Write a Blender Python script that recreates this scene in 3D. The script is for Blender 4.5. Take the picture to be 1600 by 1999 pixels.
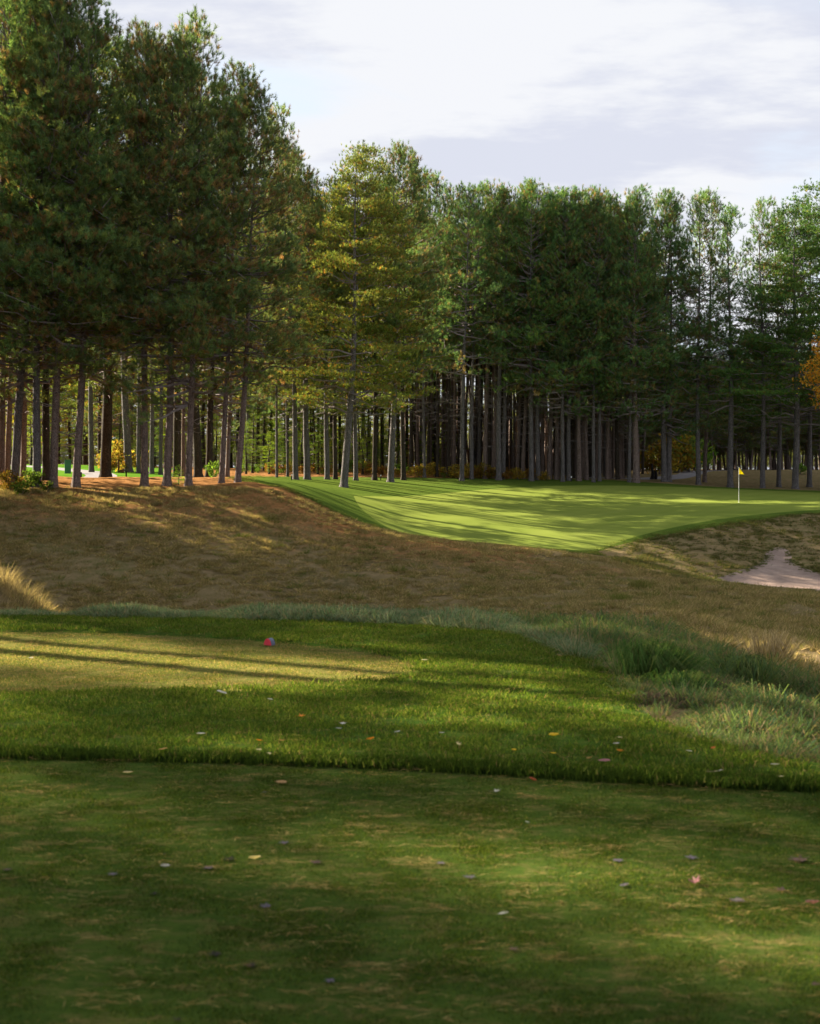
import bpy, bmesh, math, random
import numpy as np
from mathutils import Vector, geometry as mgeo

random.seed(7)
RNG = np.random.default_rng(11)
for o in list(bpy.data.objects):
    bpy.data.objects.remove(o)
SC = bpy.context.scene
COL = SC.collection

# ------------------------------------------------------------------ camera, sky, sun, exposure
F, CX, CY, CAMH = 2776.0, 800.0, 930.0, 1.7
cd = bpy.data.cameras.new('camera'); cam = bpy.data.objects.new('camera', cd); COL.objects.link(cam)
cam.location = (0, 0, CAMH); cam.rotation_euler = (math.radians(90), 0, 0)
cd.sensor_fit = 'VERTICAL'; cd.sensor_height = 36.0; cd.lens = 36.0 * F / 1999.0
cd.shift_y = -(999.5 - CY) / 1999.0
cd.clip_start = 0.1; cd.clip_end = 3000
cd.dof.use_dof = True; cd.dof.focus_distance = 50; cd.dof.aperture_fstop = 4.2
SC.camera = cam

SUN_AZ, SUN_EL = 33.0, 25.0      # degrees ahead of due left (-X), degrees above the horizon
ca, sa = math.cos(math.radians(SUN_AZ)), math.sin(math.radians(SUN_AZ))
ce, se = math.cos(math.radians(SUN_EL)), math.sin(math.radians(SUN_EL))
SUN_DIR = Vector((-ca * ce, sa * ce, se))          # towards the sun
sl = bpy.data.lights.new('sun', 'SUN'); so = bpy.data.objects.new('sun', sl); COL.objects.link(so)
sl.energy = 5.0; sl.angle = math.radians(0.55); sl.color = (1.0, 0.87, 0.68)
so.rotation_euler = SUN_DIR.to_track_quat('Z', 'Y').to_euler()

W = bpy.data.worlds.new('World'); SC.world = W; W.use_nodes = True
nt = W.node_tree; nt.nodes.clear()
def N(t, kind, **kw):
    n = t.nodes.new(kind)
    for k, v in kw.items():
        if k in n.inputs.keys() if hasattr(n.inputs, 'keys') else False: n.inputs[k].default_value = v
        else: setattr(n, k, v)
    return n
def L(t, a, b): t.links.new(a, b)
out = N(nt, 'ShaderNodeOutputWorld'); bg = N(nt, 'ShaderNodeBackground'); bg.inputs['Strength'].default_value = 0.07
sky = N(nt, 'ShaderNodeTexSky'); sky.sky_type = 'NISHITA'; sky.sun_disc = False
sky.sun_elevation = math.radians(SUN_EL); sky.sun_rotation = math.atan2(SUN_DIR.x, SUN_DIR.y)
sky.air_density = 1.0; sky.dust_density = 1.0
tc = N(nt, 'ShaderNodeTexCoord'); sp = N(nt, 'ShaderNodeSeparateXYZ'); L(nt, tc.outputs['Generated'], sp.inputs[0])
mz = N(nt, 'ShaderNodeMath', operation='MAXIMUM'); mz.inputs[1].default_value = 0.0; L(nt, sp.outputs['Z'], mz.inputs[0])
ad = N(nt, 'ShaderNodeMath', operation='ADD'); ad.inputs[1].default_value = 0.10; L(nt, mz.outputs[0], ad.inputs[0])
dx = N(nt, 'ShaderNodeMath', operation='DIVIDE'); dy = N(nt, 'ShaderNodeMath', operation='DIVIDE')
L(nt, sp.outputs['X'], dx.inputs[0]); L(nt, ad.outputs[0], dx.inputs[1]); L(nt, sp.outputs['Y'], dy.inputs[0]); L(nt, ad.outputs[0], dy.inputs[1])
cb = N(nt, 'ShaderNodeCombineXYZ'); L(nt, dx.outputs[0], cb.inputs[0]); L(nt, dy.outputs[0], cb.inputs[1])
mp = N(nt, 'ShaderNodeMapping'); mp.inputs['Location'].default_value = (3.55, 1.62, 0.3); L(nt, cb.outputs[0], mp.inputs[0])
mp.inputs['Scale'].default_value = (0.85, 1.0, 1.0)
n1 = N(nt, 'ShaderNodeTexNoise'); n1.inputs['Scale'].default_value = 1.5; n1.inputs['Detail'].default_value = 9; n1.inputs['Roughness'].default_value = 0.50
n1.inputs['Distortion'].default_value = 0.5
L(nt, mp.outputs[0], n1.inputs[0])
cover = N(nt, 'ShaderNodeMapRange'); cover.interpolation_type = 'SMOOTHSTEP'; L(nt, n1.outputs[0], cover.inputs[0])
cover.inputs[1].default_value = 0.37; cover.inputs[2].default_value = 0.53
mp2 = N(nt, 'ShaderNodeMapping'); mp2.inputs['Location'].default_value = (7.1, 0.35, 5.0); mp2.inputs['Scale'].default_value = (0.55, 0.8, 1.0); L(nt, cb.outputs[0], mp2.inputs[0])
n2 = N(nt, 'ShaderNodeTexNoise'); n2.inputs['Scale'].default_value = 1.9; n2.inputs['Detail'].default_value = 7; n2.inputs['Roughness'].default_value = 0.58
L(nt, mp2.outputs[0], n2.inputs[0])
shade = N(nt, 'ShaderNodeMapRange'); shade.interpolation_type = 'SMOOTHSTEP'; L(nt, n2.outputs[0], shade.inputs[0])
shade.inputs[1].default_value = 0.42; shade.inputs[2].default_value = 0.535
cc = N(nt, 'ShaderNodeMix', data_type='RGBA'); L(nt, shade.outputs[0], cc.inputs[0])
KS = 1 / 0.07
EXPO = 2.5
g = 2 ** EXPO
def skyc(r, gg, b): return (r / g * KS, gg / g * KS, b / g * KS, 1)
cc.inputs[6].default_value = skyc(0.735, 0.765, 0.875); cc.inputs[7].default_value = skyc(0.92, 0.935, 0.975)
sk2 = N(nt, 'ShaderNodeMix', data_type='RGBA'); sk2.inputs[0].default_value = 0.92; L(nt, sky.outputs[0], sk2.inputs[6]); sk2.inputs[7].default_value = skyc(0.80, 0.87, 0.97)
fin = N(nt, 'ShaderNodeMix', data_type='RGBA'); L(nt, cover.outputs[0], fin.inputs[0]); L(nt, sk2.outputs[2], fin.inputs[6]); L(nt, cc.outputs[2], fin.inputs[7])
L(nt, fin.outputs[2], bg.inputs[0]); L(nt, bg.outputs[0], out.inputs[0])

SC.view_settings.view_transform = 'Standard'; SC.view_settings.look = 'None'
SC.view_settings.exposure = EXPO; SC.view_settings.gamma = 1.0; SC.view_settings.use_curve_mapping = False
SC.render.engine = 'CYCLES'
c = SC.cycles
c.max_bounces = 5; c.diffuse_bounces = 4; c.glossy_bounces = 1; c.transmission_bounces = 3; c.transparent_max_bounces = 4
c.sample_clamp_indirect = 3.0; c.use_denoising = True; c.caustics_reflective = False; c.caustics_refractive = False
SC.render.film_transparent = False

# ------------------------------------------------------------------ materials
def newmat(name):
    m = bpy.data.materials.new(name); m.use_nodes = True; m.node_tree.nodes.clear(); return m
def ramp(t, stops, src):
    r = t.nodes.new('ShaderNodeValToRGB'); e = r.color_ramp.elements
    while len(e) < len(stops): e.new(0.5)
    for i, (p, col) in enumerate(stops):
        e[i].position = p; e[i].color = (*col, 1)
    L(t, src, r.inputs[0]); return r.outputs[0]
def noise(t, scale, vec, detail=4, rough=0.55, dist=0.0):
    n = t.nodes.new('ShaderNodeTexNoise'); n.inputs['Scale'].default_value = scale; n.inputs['Detail'].default_value = detail
    n.inputs['Roughness'].default_value = rough; n.inputs['Distortion'].default_value = dist; L(t, vec, n.inputs['Vector']); return n.outputs[0]
def mapping(t, scale=(1, 1, 1), rot=(0, 0, 0), kind='Object'):
    tc = t.nodes.new('ShaderNodeTexCoord'); m = t.nodes.new('ShaderNodeMapping'); m.inputs['Scale'].default_value = scale
    m.inputs['Rotation'].default_value = rot; L(t, tc.outputs[kind], m.inputs[0]); return m.outputs[0]
def mixc(t, fac, a, b, blend='MIX'):
    m = t.nodes.new('ShaderNodeMix'); m.data_type = 'RGBA'; m.blend_type = blend
    for k, v in ((0, fac), (6, a), (7, b)):
        if isinstance(v, (int, float)): m.inputs[k].default_value = v
        elif isinstance(v, tuple): m.inputs[k].default_value = (*v, 1) if len(v) == 3 else v
        else: L(t, v, m.inputs[k])
    return m.outputs[2]
def math_(t, op, a, b=None, cc=None):
    m = t.nodes.new('ShaderNodeMath'); m.operation = op
    for i, v in enumerate((a, b, cc)):
        if v is None: continue
        if isinstance(v, (int, float)): m.inputs[i].default_value = v
        else: L(t, v, m.inputs[i])
    return m.outputs[0]
def attr(t, name):
    a = t.nodes.new('ShaderNodeAttribute'); a.attribute_name = name; return a
def finish(m, color, rough=0.9, bump=None, bdist=0.02, bstr=1.0, spec=0.2):
    t = m.node_tree; p = t.nodes.new('ShaderNodeBsdfPrincipled'); o = t.nodes.new('ShaderNodeOutputMaterial')
    p.inputs['Roughness'].default_value = rough; p.inputs['Specular IOR Level'].default_value = spec
    if isinstance(color, tuple): p.inputs['Base Color'].default_value = (*color, 1)
    else: L(t, color, p.inputs['Base Color'])
    if bump is not None:
        b = t.nodes.new('ShaderNodeBump'); b.inputs['Distance'].default_value = bdist; b.inputs['Strength'].default_value = bstr
        L(t, bump, b.inputs['Height']); L(t, b.outputs[0], p.inputs['Normal'])
    L(t, p.outputs[0], o.inputs[0]); return m
def plain(name, col, rough=0.6, spec=0.3, var=0.15, sc=30):
    m = newmat(name); t = m.node_tree; v = mapping(t)
    n = noise(t, sc, v, 3)
    a = tuple(x * (1 - var) for x in col); b = tuple(min(1, x * (1 + var)) for x in col)
    return finish(m, ramp(t, [(0.3, a), (0.7, b)], n), rough, n, 0.001, 0.3, spec)

def leafy(name, transl=0.4, objcol=True, insrand=0.0, gloss=0.0):
    """Foliage and grass: colour attribute times the object's own colour."""
    m = newmat(name); t = m.node_tree; o = t.nodes.new('ShaderNodeOutputMaterial')
    a = attr(t, 'tint').outputs['Color']
    if objcol:
        oi = t.nodes.new('ShaderNodeObjectInfo'); a = mixc(t, 1.0, a, oi.outputs['Color'], 'MULTIPLY')
        if insrand:
            mr = t.nodes.new('ShaderNodeMapRange'); L(t, oi.outputs['Random'], mr.inputs[0]); mr.inputs[3].default_value = 1 - insrand; mr.inputs[4].default_value = 1 + insrand
            hs = t.nodes.new('ShaderNodeHueSaturation'); L(t, a, hs.inputs['Color']); L(t, mr.outputs[0], hs.inputs['Value']); a = hs.outputs[0]
    d = t.nodes.new('ShaderNodeBsdfDiffuse'); tr = t.nodes.new('ShaderNodeBsdfTranslucent'); mx = t.nodes.new('ShaderNodeMixShader')
    mx.inputs[0].default_value = transl; L(t, a, d.inputs[0]); L(t, mixc(t, 1.0, a, (1.25, 1.2, 0.7), 'MULTIPLY'), tr.inputs[0])
    L(t, d.outputs[0], mx.inputs[1]); L(t, tr.outputs[0], mx.inputs[2])
    last = mx.outputs[0]
    if gloss:
        gl = t.nodes.new('ShaderNodeBsdfGlossy'); gl.inputs['Roughness'].default_value = 0.45; gl.inputs[0].default_value = (0.8, 0.85, 0.8, 1)
        m2 = t.nodes.new('ShaderNodeMixShader'); m2.inputs[0].default_value = gloss; L(t, last, m2.inputs[1]); L(t, gl.outputs[0], m2.inputs[2]); last = m2.outputs[0]
    L(t, last, o.inputs[0]); return m
M_NEEDLE = leafy('pine_needles', 0.42, gloss=0.012)
M_LEAF = leafy('broad_leaves', 0.5)
M_GRASS = leafy('grass_blades', 0.45, insrand=0.22, gloss=0.0)
M_DRY = leafy('dry_grass_blades', 0.4, insrand=0.3)
M_LITTER = leafy('fallen_needle_litter', 0.25)
M_FALLEN = leafy('fallen_leaf', 0.3, gloss=0.02)

def bark(name, c1, c2, c3):
    m = newmat(name); t = m.node_tree; v = mapping(t, (1, 1, 0.22)); v2 = mapping(t, (1, 1, 0.35))
    vo = t.nodes.new('ShaderNodeTexVoronoi'); vo.feature = 'DISTANCE_TO_EDGE'; vo.inputs['Scale'].default_value = 30; L(t, v, vo.inputs['Vector'])
    n = noise(t, 9, v2, 5, 0.65); n3 = noise(t, 1.1, mapping(t), 2)
    crack = t.nodes.new('ShaderNodeMapRange'); L(t, vo.outputs['Distance'], crack.inputs[0]); crack.inputs[2].default_value = 0.12
    col = ramp(t, [(0.3, c1), (0.5, c2), (0.72, c3)], n)
    col = mixc(t, math_(t, 'MULTIPLY', n3, 0.7), col, c2)
    col = mixc(t, crack.outputs[0], tuple(x * 0.35 for x in c1), col)
    h = math_(t, 'ADD', crack.outputs[0], math_(t, 'MULTIPLY', n, 0.6))
    return finish(m, col, 0.95, h, 0.03, 0.8, 0.1)
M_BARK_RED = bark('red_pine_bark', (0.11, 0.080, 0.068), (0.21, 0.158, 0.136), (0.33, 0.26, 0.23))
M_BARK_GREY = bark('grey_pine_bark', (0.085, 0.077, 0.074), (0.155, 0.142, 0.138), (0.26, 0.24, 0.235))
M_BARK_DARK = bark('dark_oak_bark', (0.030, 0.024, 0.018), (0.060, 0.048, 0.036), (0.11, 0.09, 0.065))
M_DEAD = plain('dead_branch', (0.17, 0.145, 0.14), 0.9, 0.1, 0.3, 6)

# turf materials (base colours only: grain, mottling, worn spots)
def turf(name, cols, scale=1.0, mow=None, needles=0.0, bumpd=0.02):
    m = newmat(name); t = m.node_tree; v = mapping(t)
    a = noise(t, 0.9 * scale, v, 5, 0.6); b = noise(t, 14 * scale, v, 4, 0.7); f = noise(t, 90 * scale, v, 3, 0.7)
    s = math_(t, 'ADD', math_(t, 'MULTIPLY', a, 0.5), math_(t, 'MULTIPLY', b, 0.5))
    col = ramp(t, [(0.36, cols[0]), (0.5, cols[1]), (0.66, cols[2])], s)
    col = mixc(t, math_(t, 'MULTIPLY', f, 0.55), col, cols[0])
    if needles:
        vs = mapping(t, (1, 2.2, 1), (0, 0, 0.3)); k = noise(t, 5.0, vs, 6, 0.75, 0.8)
        mr = t.nodes.new('ShaderNodeMapRange'); L(t, k, mr.inputs[0]); mr.inputs[1].default_value = 0.50; mr.inputs[2].default_value = 0.66; mr.inputs[4].default_value = needles
        col = mixc(t, mr.outputs[0], col, (0.19, 0.115, 0.05))
    return finish(m, col, 1.0, math_(t, 'ADD', f, b), bumpd, 0.6, 0.0)
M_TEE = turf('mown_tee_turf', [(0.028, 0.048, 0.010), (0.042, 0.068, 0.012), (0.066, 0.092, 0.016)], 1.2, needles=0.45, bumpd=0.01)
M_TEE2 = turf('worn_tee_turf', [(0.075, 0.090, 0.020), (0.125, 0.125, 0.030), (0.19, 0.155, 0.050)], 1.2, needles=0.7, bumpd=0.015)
M_ROUGH = turf('lawn_turf', [(0.030, 0.058, 0.010), (0.050, 0.095, 0.013), (0.085, 0.125, 0.018)], 1.0, needles=0.35)
M_LAWN = turf('far_lawn_turf', [(0.05, 0.12, 0.012), (0.085, 0.175, 0.018), (0.11, 0.20, 0.025)], 0.4)

def m_green():
    m = newmat('putting_green_turf'); t = m.node_tree; v = mapping(t)
    a = noise(t, 0.25, v, 4, 0.6); f = noise(t, 30, v, 4, 0.7)
    w = t.nodes.new('ShaderNodeTexWave'); w.wave_type = 'BANDS'; w.bands_direction = 'X'; w.inputs['Scale'].default_value = 0.18; w.inputs['Distortion'].default_value = 0.4
    L(t, mapping(t, rot=(0, 0, 0.55)), w.inputs['Vector'])
    col = ramp(t, [(0.3, (0.130, 0.168, 0.030)), (0.7, (0.168, 0.200, 0.040))], a)
    col = mixc(t, math_(t, 'MULTIPLY', w.outputs[1], 0.18), col, (0.20, 0.23, 0.055))
    col = mixc(t, math_(t, 'MULTIPLY', f, 0.2), col, (0.08, 0.125, 0.02))
    return finish(m, col, 1.0, f, 0.006, 0.4, 0.0)
M_GREEN = m_green()
M_FRINGE = turf('fairway_turf', [(0.048, 0.078, 0.014), (0.075, 0.112, 0.018), (0.105, 0.138, 0.024)], 0.5)

def m_wild():
    """Unmown bank: olive and brown dry grass, orange-brown pine straw where the straw attribute says."""
    m = newmat('bank_ground'); t = m.node_tree; v = mapping(t)
    a = noise(t, 0.22, v, 4, 0.6, 0.3); b = noise(t, 2.6, v, 5, 0.7); f = noise(t, 22, v, 4, 0.75)
    g1 = ramp(t, [(0.34, (0.115, 0.096, 0.042)), (0.5, (0.20, 0.150, 0.072)), (0.66, (0.145, 0.135, 0.050))], a)
    g1 = mixc(t, ramp(t, [(0.42, (0, 0, 0)), (0.62, (1, 1, 1))], b), g1, (0.26, 0.19, 0.10))
    st = ramp(t, [(0.35, (0.19, 0.090, 0.034)), (0.55, (0.32, 0.155, 0.058)), (0.7, (0.41, 0.225, 0.095))], b)
    sa_ = attr(t, 'straw').outputs['Fac']
    k = math_(t, 'ADD', sa_, math_(t, 'MULTIPLY', math_(t, 'SUBTRACT', b, 0.5), 1.6))
    mr = t.nodes.new('ShaderNodeMapRange'); mr.interpolation_type = 'SMOOTHSTEP'; L(t, k, mr.inputs[0]); mr.inputs[1].default_value = 0.15; mr.inputs[2].default_value = 0.85
    col = mixc(t, mr.outputs[0], g1, st)
    col = mixc(t, math_(t, 'MULTIPLY', f, 0.5), col, (0.05, 0.04, 0.018))
    return finish(m, col, 0.95, math_(t, 'ADD', f, math_(t, 'MULTIPLY', b, 2.0)), 0.06, 0.8, 0.0)
M_WILD = m_wild()
def m_sand():
    m = newmat('bunker_sand'); t = m.node_tree; v = mapping(t)
    b = noise(t, 1.5, v, 5, 0.7); f = noise(t, 12, mapping(t, (1, 3, 1), (0, 0, 0.5)), 5, 0.7, 1.5)
    col = ramp(t, [(0.3, (0.19, 0.138, 0.112)), (0.6, (0.29, 0.212, 0.172)), (0.8, (0.37, 0.285, 0.235))], b)
    return finish(m, col, 0.95, math_(t, 'ADD', f, b), 0.05, 0.7, 0.1)
M_SAND = m_sand()
def m_path():
    m = newmat('cart_path_asphalt'); t = m.node_tree; v = mapping(t)
    b = noise(t, 0.8, v, 5, 0.7); f = noise(t, 60, v, 2)
    col = ramp(t, [(0.3, (0.13, 0.12, 0.125)), (0.7, (0.19, 0.175, 0.18))], b)
    return finish(m, col, 0.9, f, 0.004, 0.5, 0.2)
M_PATH = m_path()

# ------------------------------------------------------------------ terrain
def P(px, py, Y): return ((px - CX) * Y / F, Y, CAMH - (py - CY) * Y / F)
ctrl = []
for X in (-16, -11, -7, -4, -2, 0, 1.0):
    for Y in (-12, -6, 0, 4, 8, 12, 15.5): ctrl.append((X, Y, 0.0))
for q in ((-16, 17, 0), (-7, 17, 0), (-4, 17.2, 0), (-2, 17.2, 0), (0, 17, -0.02), (2, 8.2, 0), (2.2, 4, 0), (3, 0, 0), (4, -6, 0), (3, -12, 0), (1.6, 11.5, 0), (1.4, 13.5, 0), (6, 2, -0.3), (5, 8, -0.75), (9, 0, -0.8), (9, 8, -1.6)): ctrl.append(q)
for X in (-14, -8, -4, 0, 3):
    ctrl += [(X, 20, -0.75), (X, 24, -2.0), (X, 31, -3.1), (X, 38, -3.45)]
ctrl += [(-10.5, 27, 0.35), (-8.4, 27, 0.0), (-7, 27, -0.9), (-9.5, 23, -0.8), (-10.5, 33, -1.9)]
for q in ((1300, 1240, 17), (1450, 1265, 22), (1600, 1385, 12.5), (1500, 1400, 10.5), (1400, 1300, 13.5), (1600, 1335, 19), (1600, 1285, 28), (1300, 1232, 26),
          (1200, 1214, 30), (1600, 1240, 37), (1400, 1215, 36), (1300, 1185, 41), (1600, 1195, 44), (1600, 1163, 49), (1450, 1152, 49), (1300, 1146, 50), (1230, 1122, 54), (1150, 1086, 58),
          (1000, 1070, 58), (860, 1055, 59), (750, 1036, 60), (650, 1000, 61), (560, 957, 62), (480, 945, 63), (300, 948, 63), (100, 952, 62), (0, 958, 61),
          (1100, 1204, 40), (1000, 1204, 43), (800, 1202, 45), (600, 1200, 46), (400, 1200, 46), (200, 1196, 46), (0, 1190, 45),
          (1600, 1150, 58), (1500, 1152, 59), (1400, 1140, 61), (1600, 1125, 64), (1520, 1084, 68), (1600, 1085, 68), (1540, 1003, 76), (1400, 1018, 72), (1250, 1050, 68), (1150, 1076, 64), (1600, 999, 78), (1800, 1000, 78),
          (1300, 1110, 61), (1400, 1100, 65), (1000, 1063, 63), (800, 1046, 63), (750, 1012, 70), (900, 1012, 72), (1100, 1022, 74), (1300, 1000, 80),
          (700, 968, 82), (800, 976, 84), (900, 982, 84), (1100, 988, 85), (1450, 981, 87), (1600, 978, 87), (1800, 976, 87), (640, 968, 72), (600, 952, 71), (560, 940, 76),
          (700, 941, 93), (900, 950, 96), (1100, 947, 100), (1300, 949, 102), (1600, 962, 102), (600, 930, 99), (800, 931, 103), (1000, 933, 106), (1200, 936, 106), (1300, 942, 107), (1424, 950, 107), (1552, 955, 107), (1700, 958, 107),
          (1450, 946, 113), (1450, 919, 123), (1600, 921, 123), (1600, 951, 113), (1360, 926, 125), (1750, 921, 123), (1450, 918, 150), (1600, 918, 150), (1280, 934, 115), (1300, 926, 130),
          (100, 936, 75), (300, 934, 76), (450, 934, 76), (200, 923, 88), (0, 926, 86), (100, 918, 96), (100, 906, 115), (-100, 906, 115), (300, 920, 95), (450, 926, 92), (300, 912, 115), (500, 918, 120), (900, 920, 130), (1150, 922, 130)):
    ctrl.append(P(*q))
for X in (-150, -70, 0, 70, 150):
    for Y in (180, 260, 420): ctrl.append((X, Y, 2.6))
ctrl += [(-30, 0, 0.2), (-30, 15, 0.6), (-30, 30, 0.9), (-30, 45, 1.2), (-30, 62, 1.5), (-32, 80, 1.8), (-60, 10, 1.0), (-60, 50, 1.8), (-60, 90, 2.2), (-140, 40, 2.4), (-140, 120, 2.6), (-20, 40, -0.2), (-19, 52, -0.2), (-20, 62, 1.3), (-21, 28, 0.4),
         (30, 30, -2.2), (35, 50, -2.3), (30, 62, -2.6), (36, 80, 0.2), (60, 60, -1), (60, 20, -1.5), (60, 110, 1.4), (140, 60, 1), (140, 130, 2), (30, -10, -1.2), (0, -40, 0.2), (-40, -40, 0.3), (50, -40, -0.6), (20, 14, -2.0)]
CT = np.array(ctrl); CP, CZ = CT[:, :2], CT[:, 2]
def kern(r2): return np.sqrt(r2 + 1.0)
D2 = ((CP[:, None] - CP[None]) ** 2).sum(-1)
A = kern(D2) ; n_ = len(CP)
Q = np.hstack([np.ones((n_, 1)), CP])
A = np.block([[A - np.eye(n_) * 0.0, Q], [Q.T, np.zeros((3, 3))]])
WT = np.linalg.solve(A, np.concatenate([CZ, np.zeros(3)]))
def _hash(i, j, s):
    h = (i * 374761393 + j * 668265263 + s * 1442695041) & 0xffffffff
    h = ((h ^ (h >> 13)) * 1274126177) & 0xffffffff
    return ((h ^ (h >> 16)) & 0xffff) / 65535.0
def vnoise(x, y, s=0):
    xi, yi = np.floor(x).astype(np.int64), np.floor(y).astype(np.int64); fx, fy = x - xi, y - yi
    fx = fx * fx * (3 - 2 * fx); fy = fy * fy * (3 - 2 * fy)
    return (_hash(xi, yi, s) * (1 - fx) + _hash(xi + 1, yi, s) * fx) * (1 - fy) + (_hash(xi, yi + 1, s) * (1 - fx) + _hash(xi + 1, yi + 1, s) * fx) * fy
def zbase(x, y):
    x = np.atleast_1d(np.asarray(x, float)); y = np.atleast_1d(np.asarray(y, float)); r = np.empty(len(x))
    for s in range(0, len(x), 20000):
        a, b = x[s:s + 20000], y[s:s + 20000]
        r2 = (a[:, None] - CP[None, :, 0]) ** 2 + (b[:, None] - CP[None, :, 1]) ** 2
        r[s:s + 20000] = kern(r2) @ WT[:n_] + WT[n_] + WT[n_ + 1] * a + WT[n_ + 2] * b
    return r
def z_at(x, y): return float(zbase([x], [y])[0])
def unproj(pts, y0=3.0, y1=200.0):
    """Where the camera rays through these picture points meet the ground between two depths."""
    outp = []
    ys = np.concatenate([np.arange(y0, min(y1, 24), 0.1), np.arange(max(y0, 24), y1, 0.5)])
    for (px, py) in pts:
        xs = (px - CX) * ys / F; zr = CAMH - (py - CY) * ys / F
        d = zr - zbase(xs, ys); k = np.where((d[:-1] > 0) & (d[1:] <= 0))[0]
        if len(k) == 0:
            k0 = int(np.argmin(np.abs(d))); yy = ys[k0]
        else:
            k0 = k[0]; yy = ys[k0] + (ys[k0 + 1] - ys[k0]) * d[k0] / (d[k0] - d[k0 + 1])
        outp.append(((px - CX) * yy / F, yy))
    return outp
def resample(pts, step):
    p = np.array(pts, float); o = []
    for a, b in zip(p[:-1], p[1:]):
        k = max(1, int(np.hypot(*(b - a)) / step))
        for i in range(k): o.append(tuple(a + (b - a) * i / k))
    o.append(tuple(p[-1])); return o
def smooth(pts, it=2, closed=False):
    p = [tuple(q) for q in pts]
    for _ in range(it):
        q = [] if closed else [p[0]]
        rng = range(len(p)) if closed else range(len(p) - 1)
        for i in rng:
            a, b = np.array(p[i]), np.array(p[(i + 1) % len(p)])
            q += [tuple(a * 0.75 + b * 0.25), tuple(a * 0.25 + b * 0.75)]
        if not closed: q.append(p[-1])
        p = q
    return p
# outlines -------------------------------------------------------
near_line = unproj(smooth([(-500, 1472), (0, 1478), (400, 1488), (800, 1500), (1000, 1512), (1300, 1531), (1600, 1545), (2100, 1560)], 2), 3, 20)
poly_near = [(-9, -8)] + near_line + [(near_line[-1][0] + 0.2, -8)]
front = smooth([(-700, 1230), (0, 1233), (250, 1237), (450, 1248), (620, 1262), (740, 1277), (815, 1296), (805, 1320), (740, 1336), (600, 1346), (450, 1350), (250, 1356), (0, 1362), (-700, 1366)], 2, True)
poly_front = unproj(front, 5, 30)
coll = smooth([(-900, 1200), (0, 1208), (400, 1212), (700, 1219), (850, 1226), (1000, 1240), (1090, 1265), (1190, 1325), (1255, 1390), (1330, 1442), (1450, 1477), (1600, 1497), (2100, 1530)], 2)
cl = [(x, y) if y < 17.4 else (x, 17.4) for x, y in unproj(coll, 5, 17.5)]
poly_rough = [(-9, -8)] + [(-9, cl[0][1])] + cl + [(cl[-1][0] + 0.4, -8)]
gr = smooth([(690, 968), (790, 970), (960, 954), (1100, 947), (1300, 949), (1600, 962), (1800, 968), (1800, 990), (1600, 995), (1520, 1000), (1400, 1013), (1260, 1040), (1160, 1076)], 2)
gr2 = smooth([(1160, 1076), (1000, 1066), (860, 1052), (780, 1040), (740, 1022), (700, 990), (690, 968)], 2)
poly_green = unproj(gr, 60, 140) + unproj(gr2[1:-1], 59, 100)
poly_fringe = unproj(smooth([(470, 931), (600, 930), (700, 931.5), (1000, 934), (1200, 937), (1300, 944), (1424, 952), (1600, 958), (1850, 962)], 1), 66, 135) + unproj(smooth([(1850, 1003), (1600, 1001), (1500, 1012), (1380, 1031), (1280, 1047), (1200, 1066), (1150, 1082)], 1), 60, 140) + \
    [P(1080, 1076, 60)[:2], P(1000, 1070, 59.6)[:2], P(860, 1055, 60.4)[:2], P(740, 1033, 61)[:2]] + unproj(smooth([(660, 1002), (620, 982), (570, 958), (520, 946), (470, 940)], 1), 60, 90)
poly_bunker = unproj(smooth([(1368, 1148), (1398, 1128), (1425, 1121), (1445, 1112), (1474, 1106), (1490, 1092), (1494, 1078), (1512, 1068), (1536, 1070), (1546, 1086), (1544, 1097), (1560, 1106), (1580, 1112), (1600, 1120), (1660, 1116), (1760, 1124)], 1), 55, 90) + [(23, 56), (17, 52.5), (13.3, 53.3), (12.6, 57)]
def ribbon(pts, w):
    p = np.array(smooth(pts, 2)); tn = np.gradient(p, axis=0); tn /= np.linalg.norm(tn, axis=1)[:, None]; nn = np.stack([-tn[:, 1], tn[:, 0]], 1)
    return [tuple(q) for q in (p + nn * w / 2)] + [tuple(q) for q in (p - nn * w / 2)[::-1]]
poly_path1 = ribbon([(-45, 66), (-30, 70), (-20, 73.5), (-17.5, 77), (-17.6, 82), (-20, 90), (-26, 104), (-40, 120)], 1.8)
poly_path2 = ribbon([(13, 109), (17.5, 112), (21.5, 117), (25.0, 126), (28, 140), (40, 160)], 2.6)
poly_lawn = [(-60, 92), (-30, 84), (-21, 83), (-16.4, 76), (-13, 74), (-12.2, 79), (-15, 90), (-17, 100), (-18, 116), (-60, 125)]
poly_mound = [(19.5, 113), (24, 118), (28, 126), (60, 126), (60, 119), (23, 117)]

pts = []
def grid(x0, x1, y0, y1, s, hole=None):
    xs, ys = np.arange(x0, x1, s), np.arange(y0, y1, s)
    for j, y in enumerate(ys):
        for x in xs:
            xx, yy = x + (j % 2) * s * 0.5 + random.uniform(-.12, .12) * s, y + random.uniform(-.12, .12) * s
            if hole and hole[0] < xx < hole[1] and hole[2] < yy < hole[3]: continue
            pts.append((xx, yy))
grid(-9, 8, -8, 20, 0.30)
grid(-26, 26, 20, 70, 0.62)
grid(-45, 45, 70, 132, 1.15)
grid(-26, 26, -20, 20, 2.0, (-9.4, 8.4, -8.4, 20.4))
grid(-150, 150, -40, 420, 6.5, (-27, 27, -21, 71))
edges = []
def clean(poly, s):
    o = [poly[0]]
    for q in poly[1:]:
        if math.dist(q, o[-1]) > s: o.append(q)
    if math.dist(o[0], o[-1]) < s: o.pop()
    return o
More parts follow.
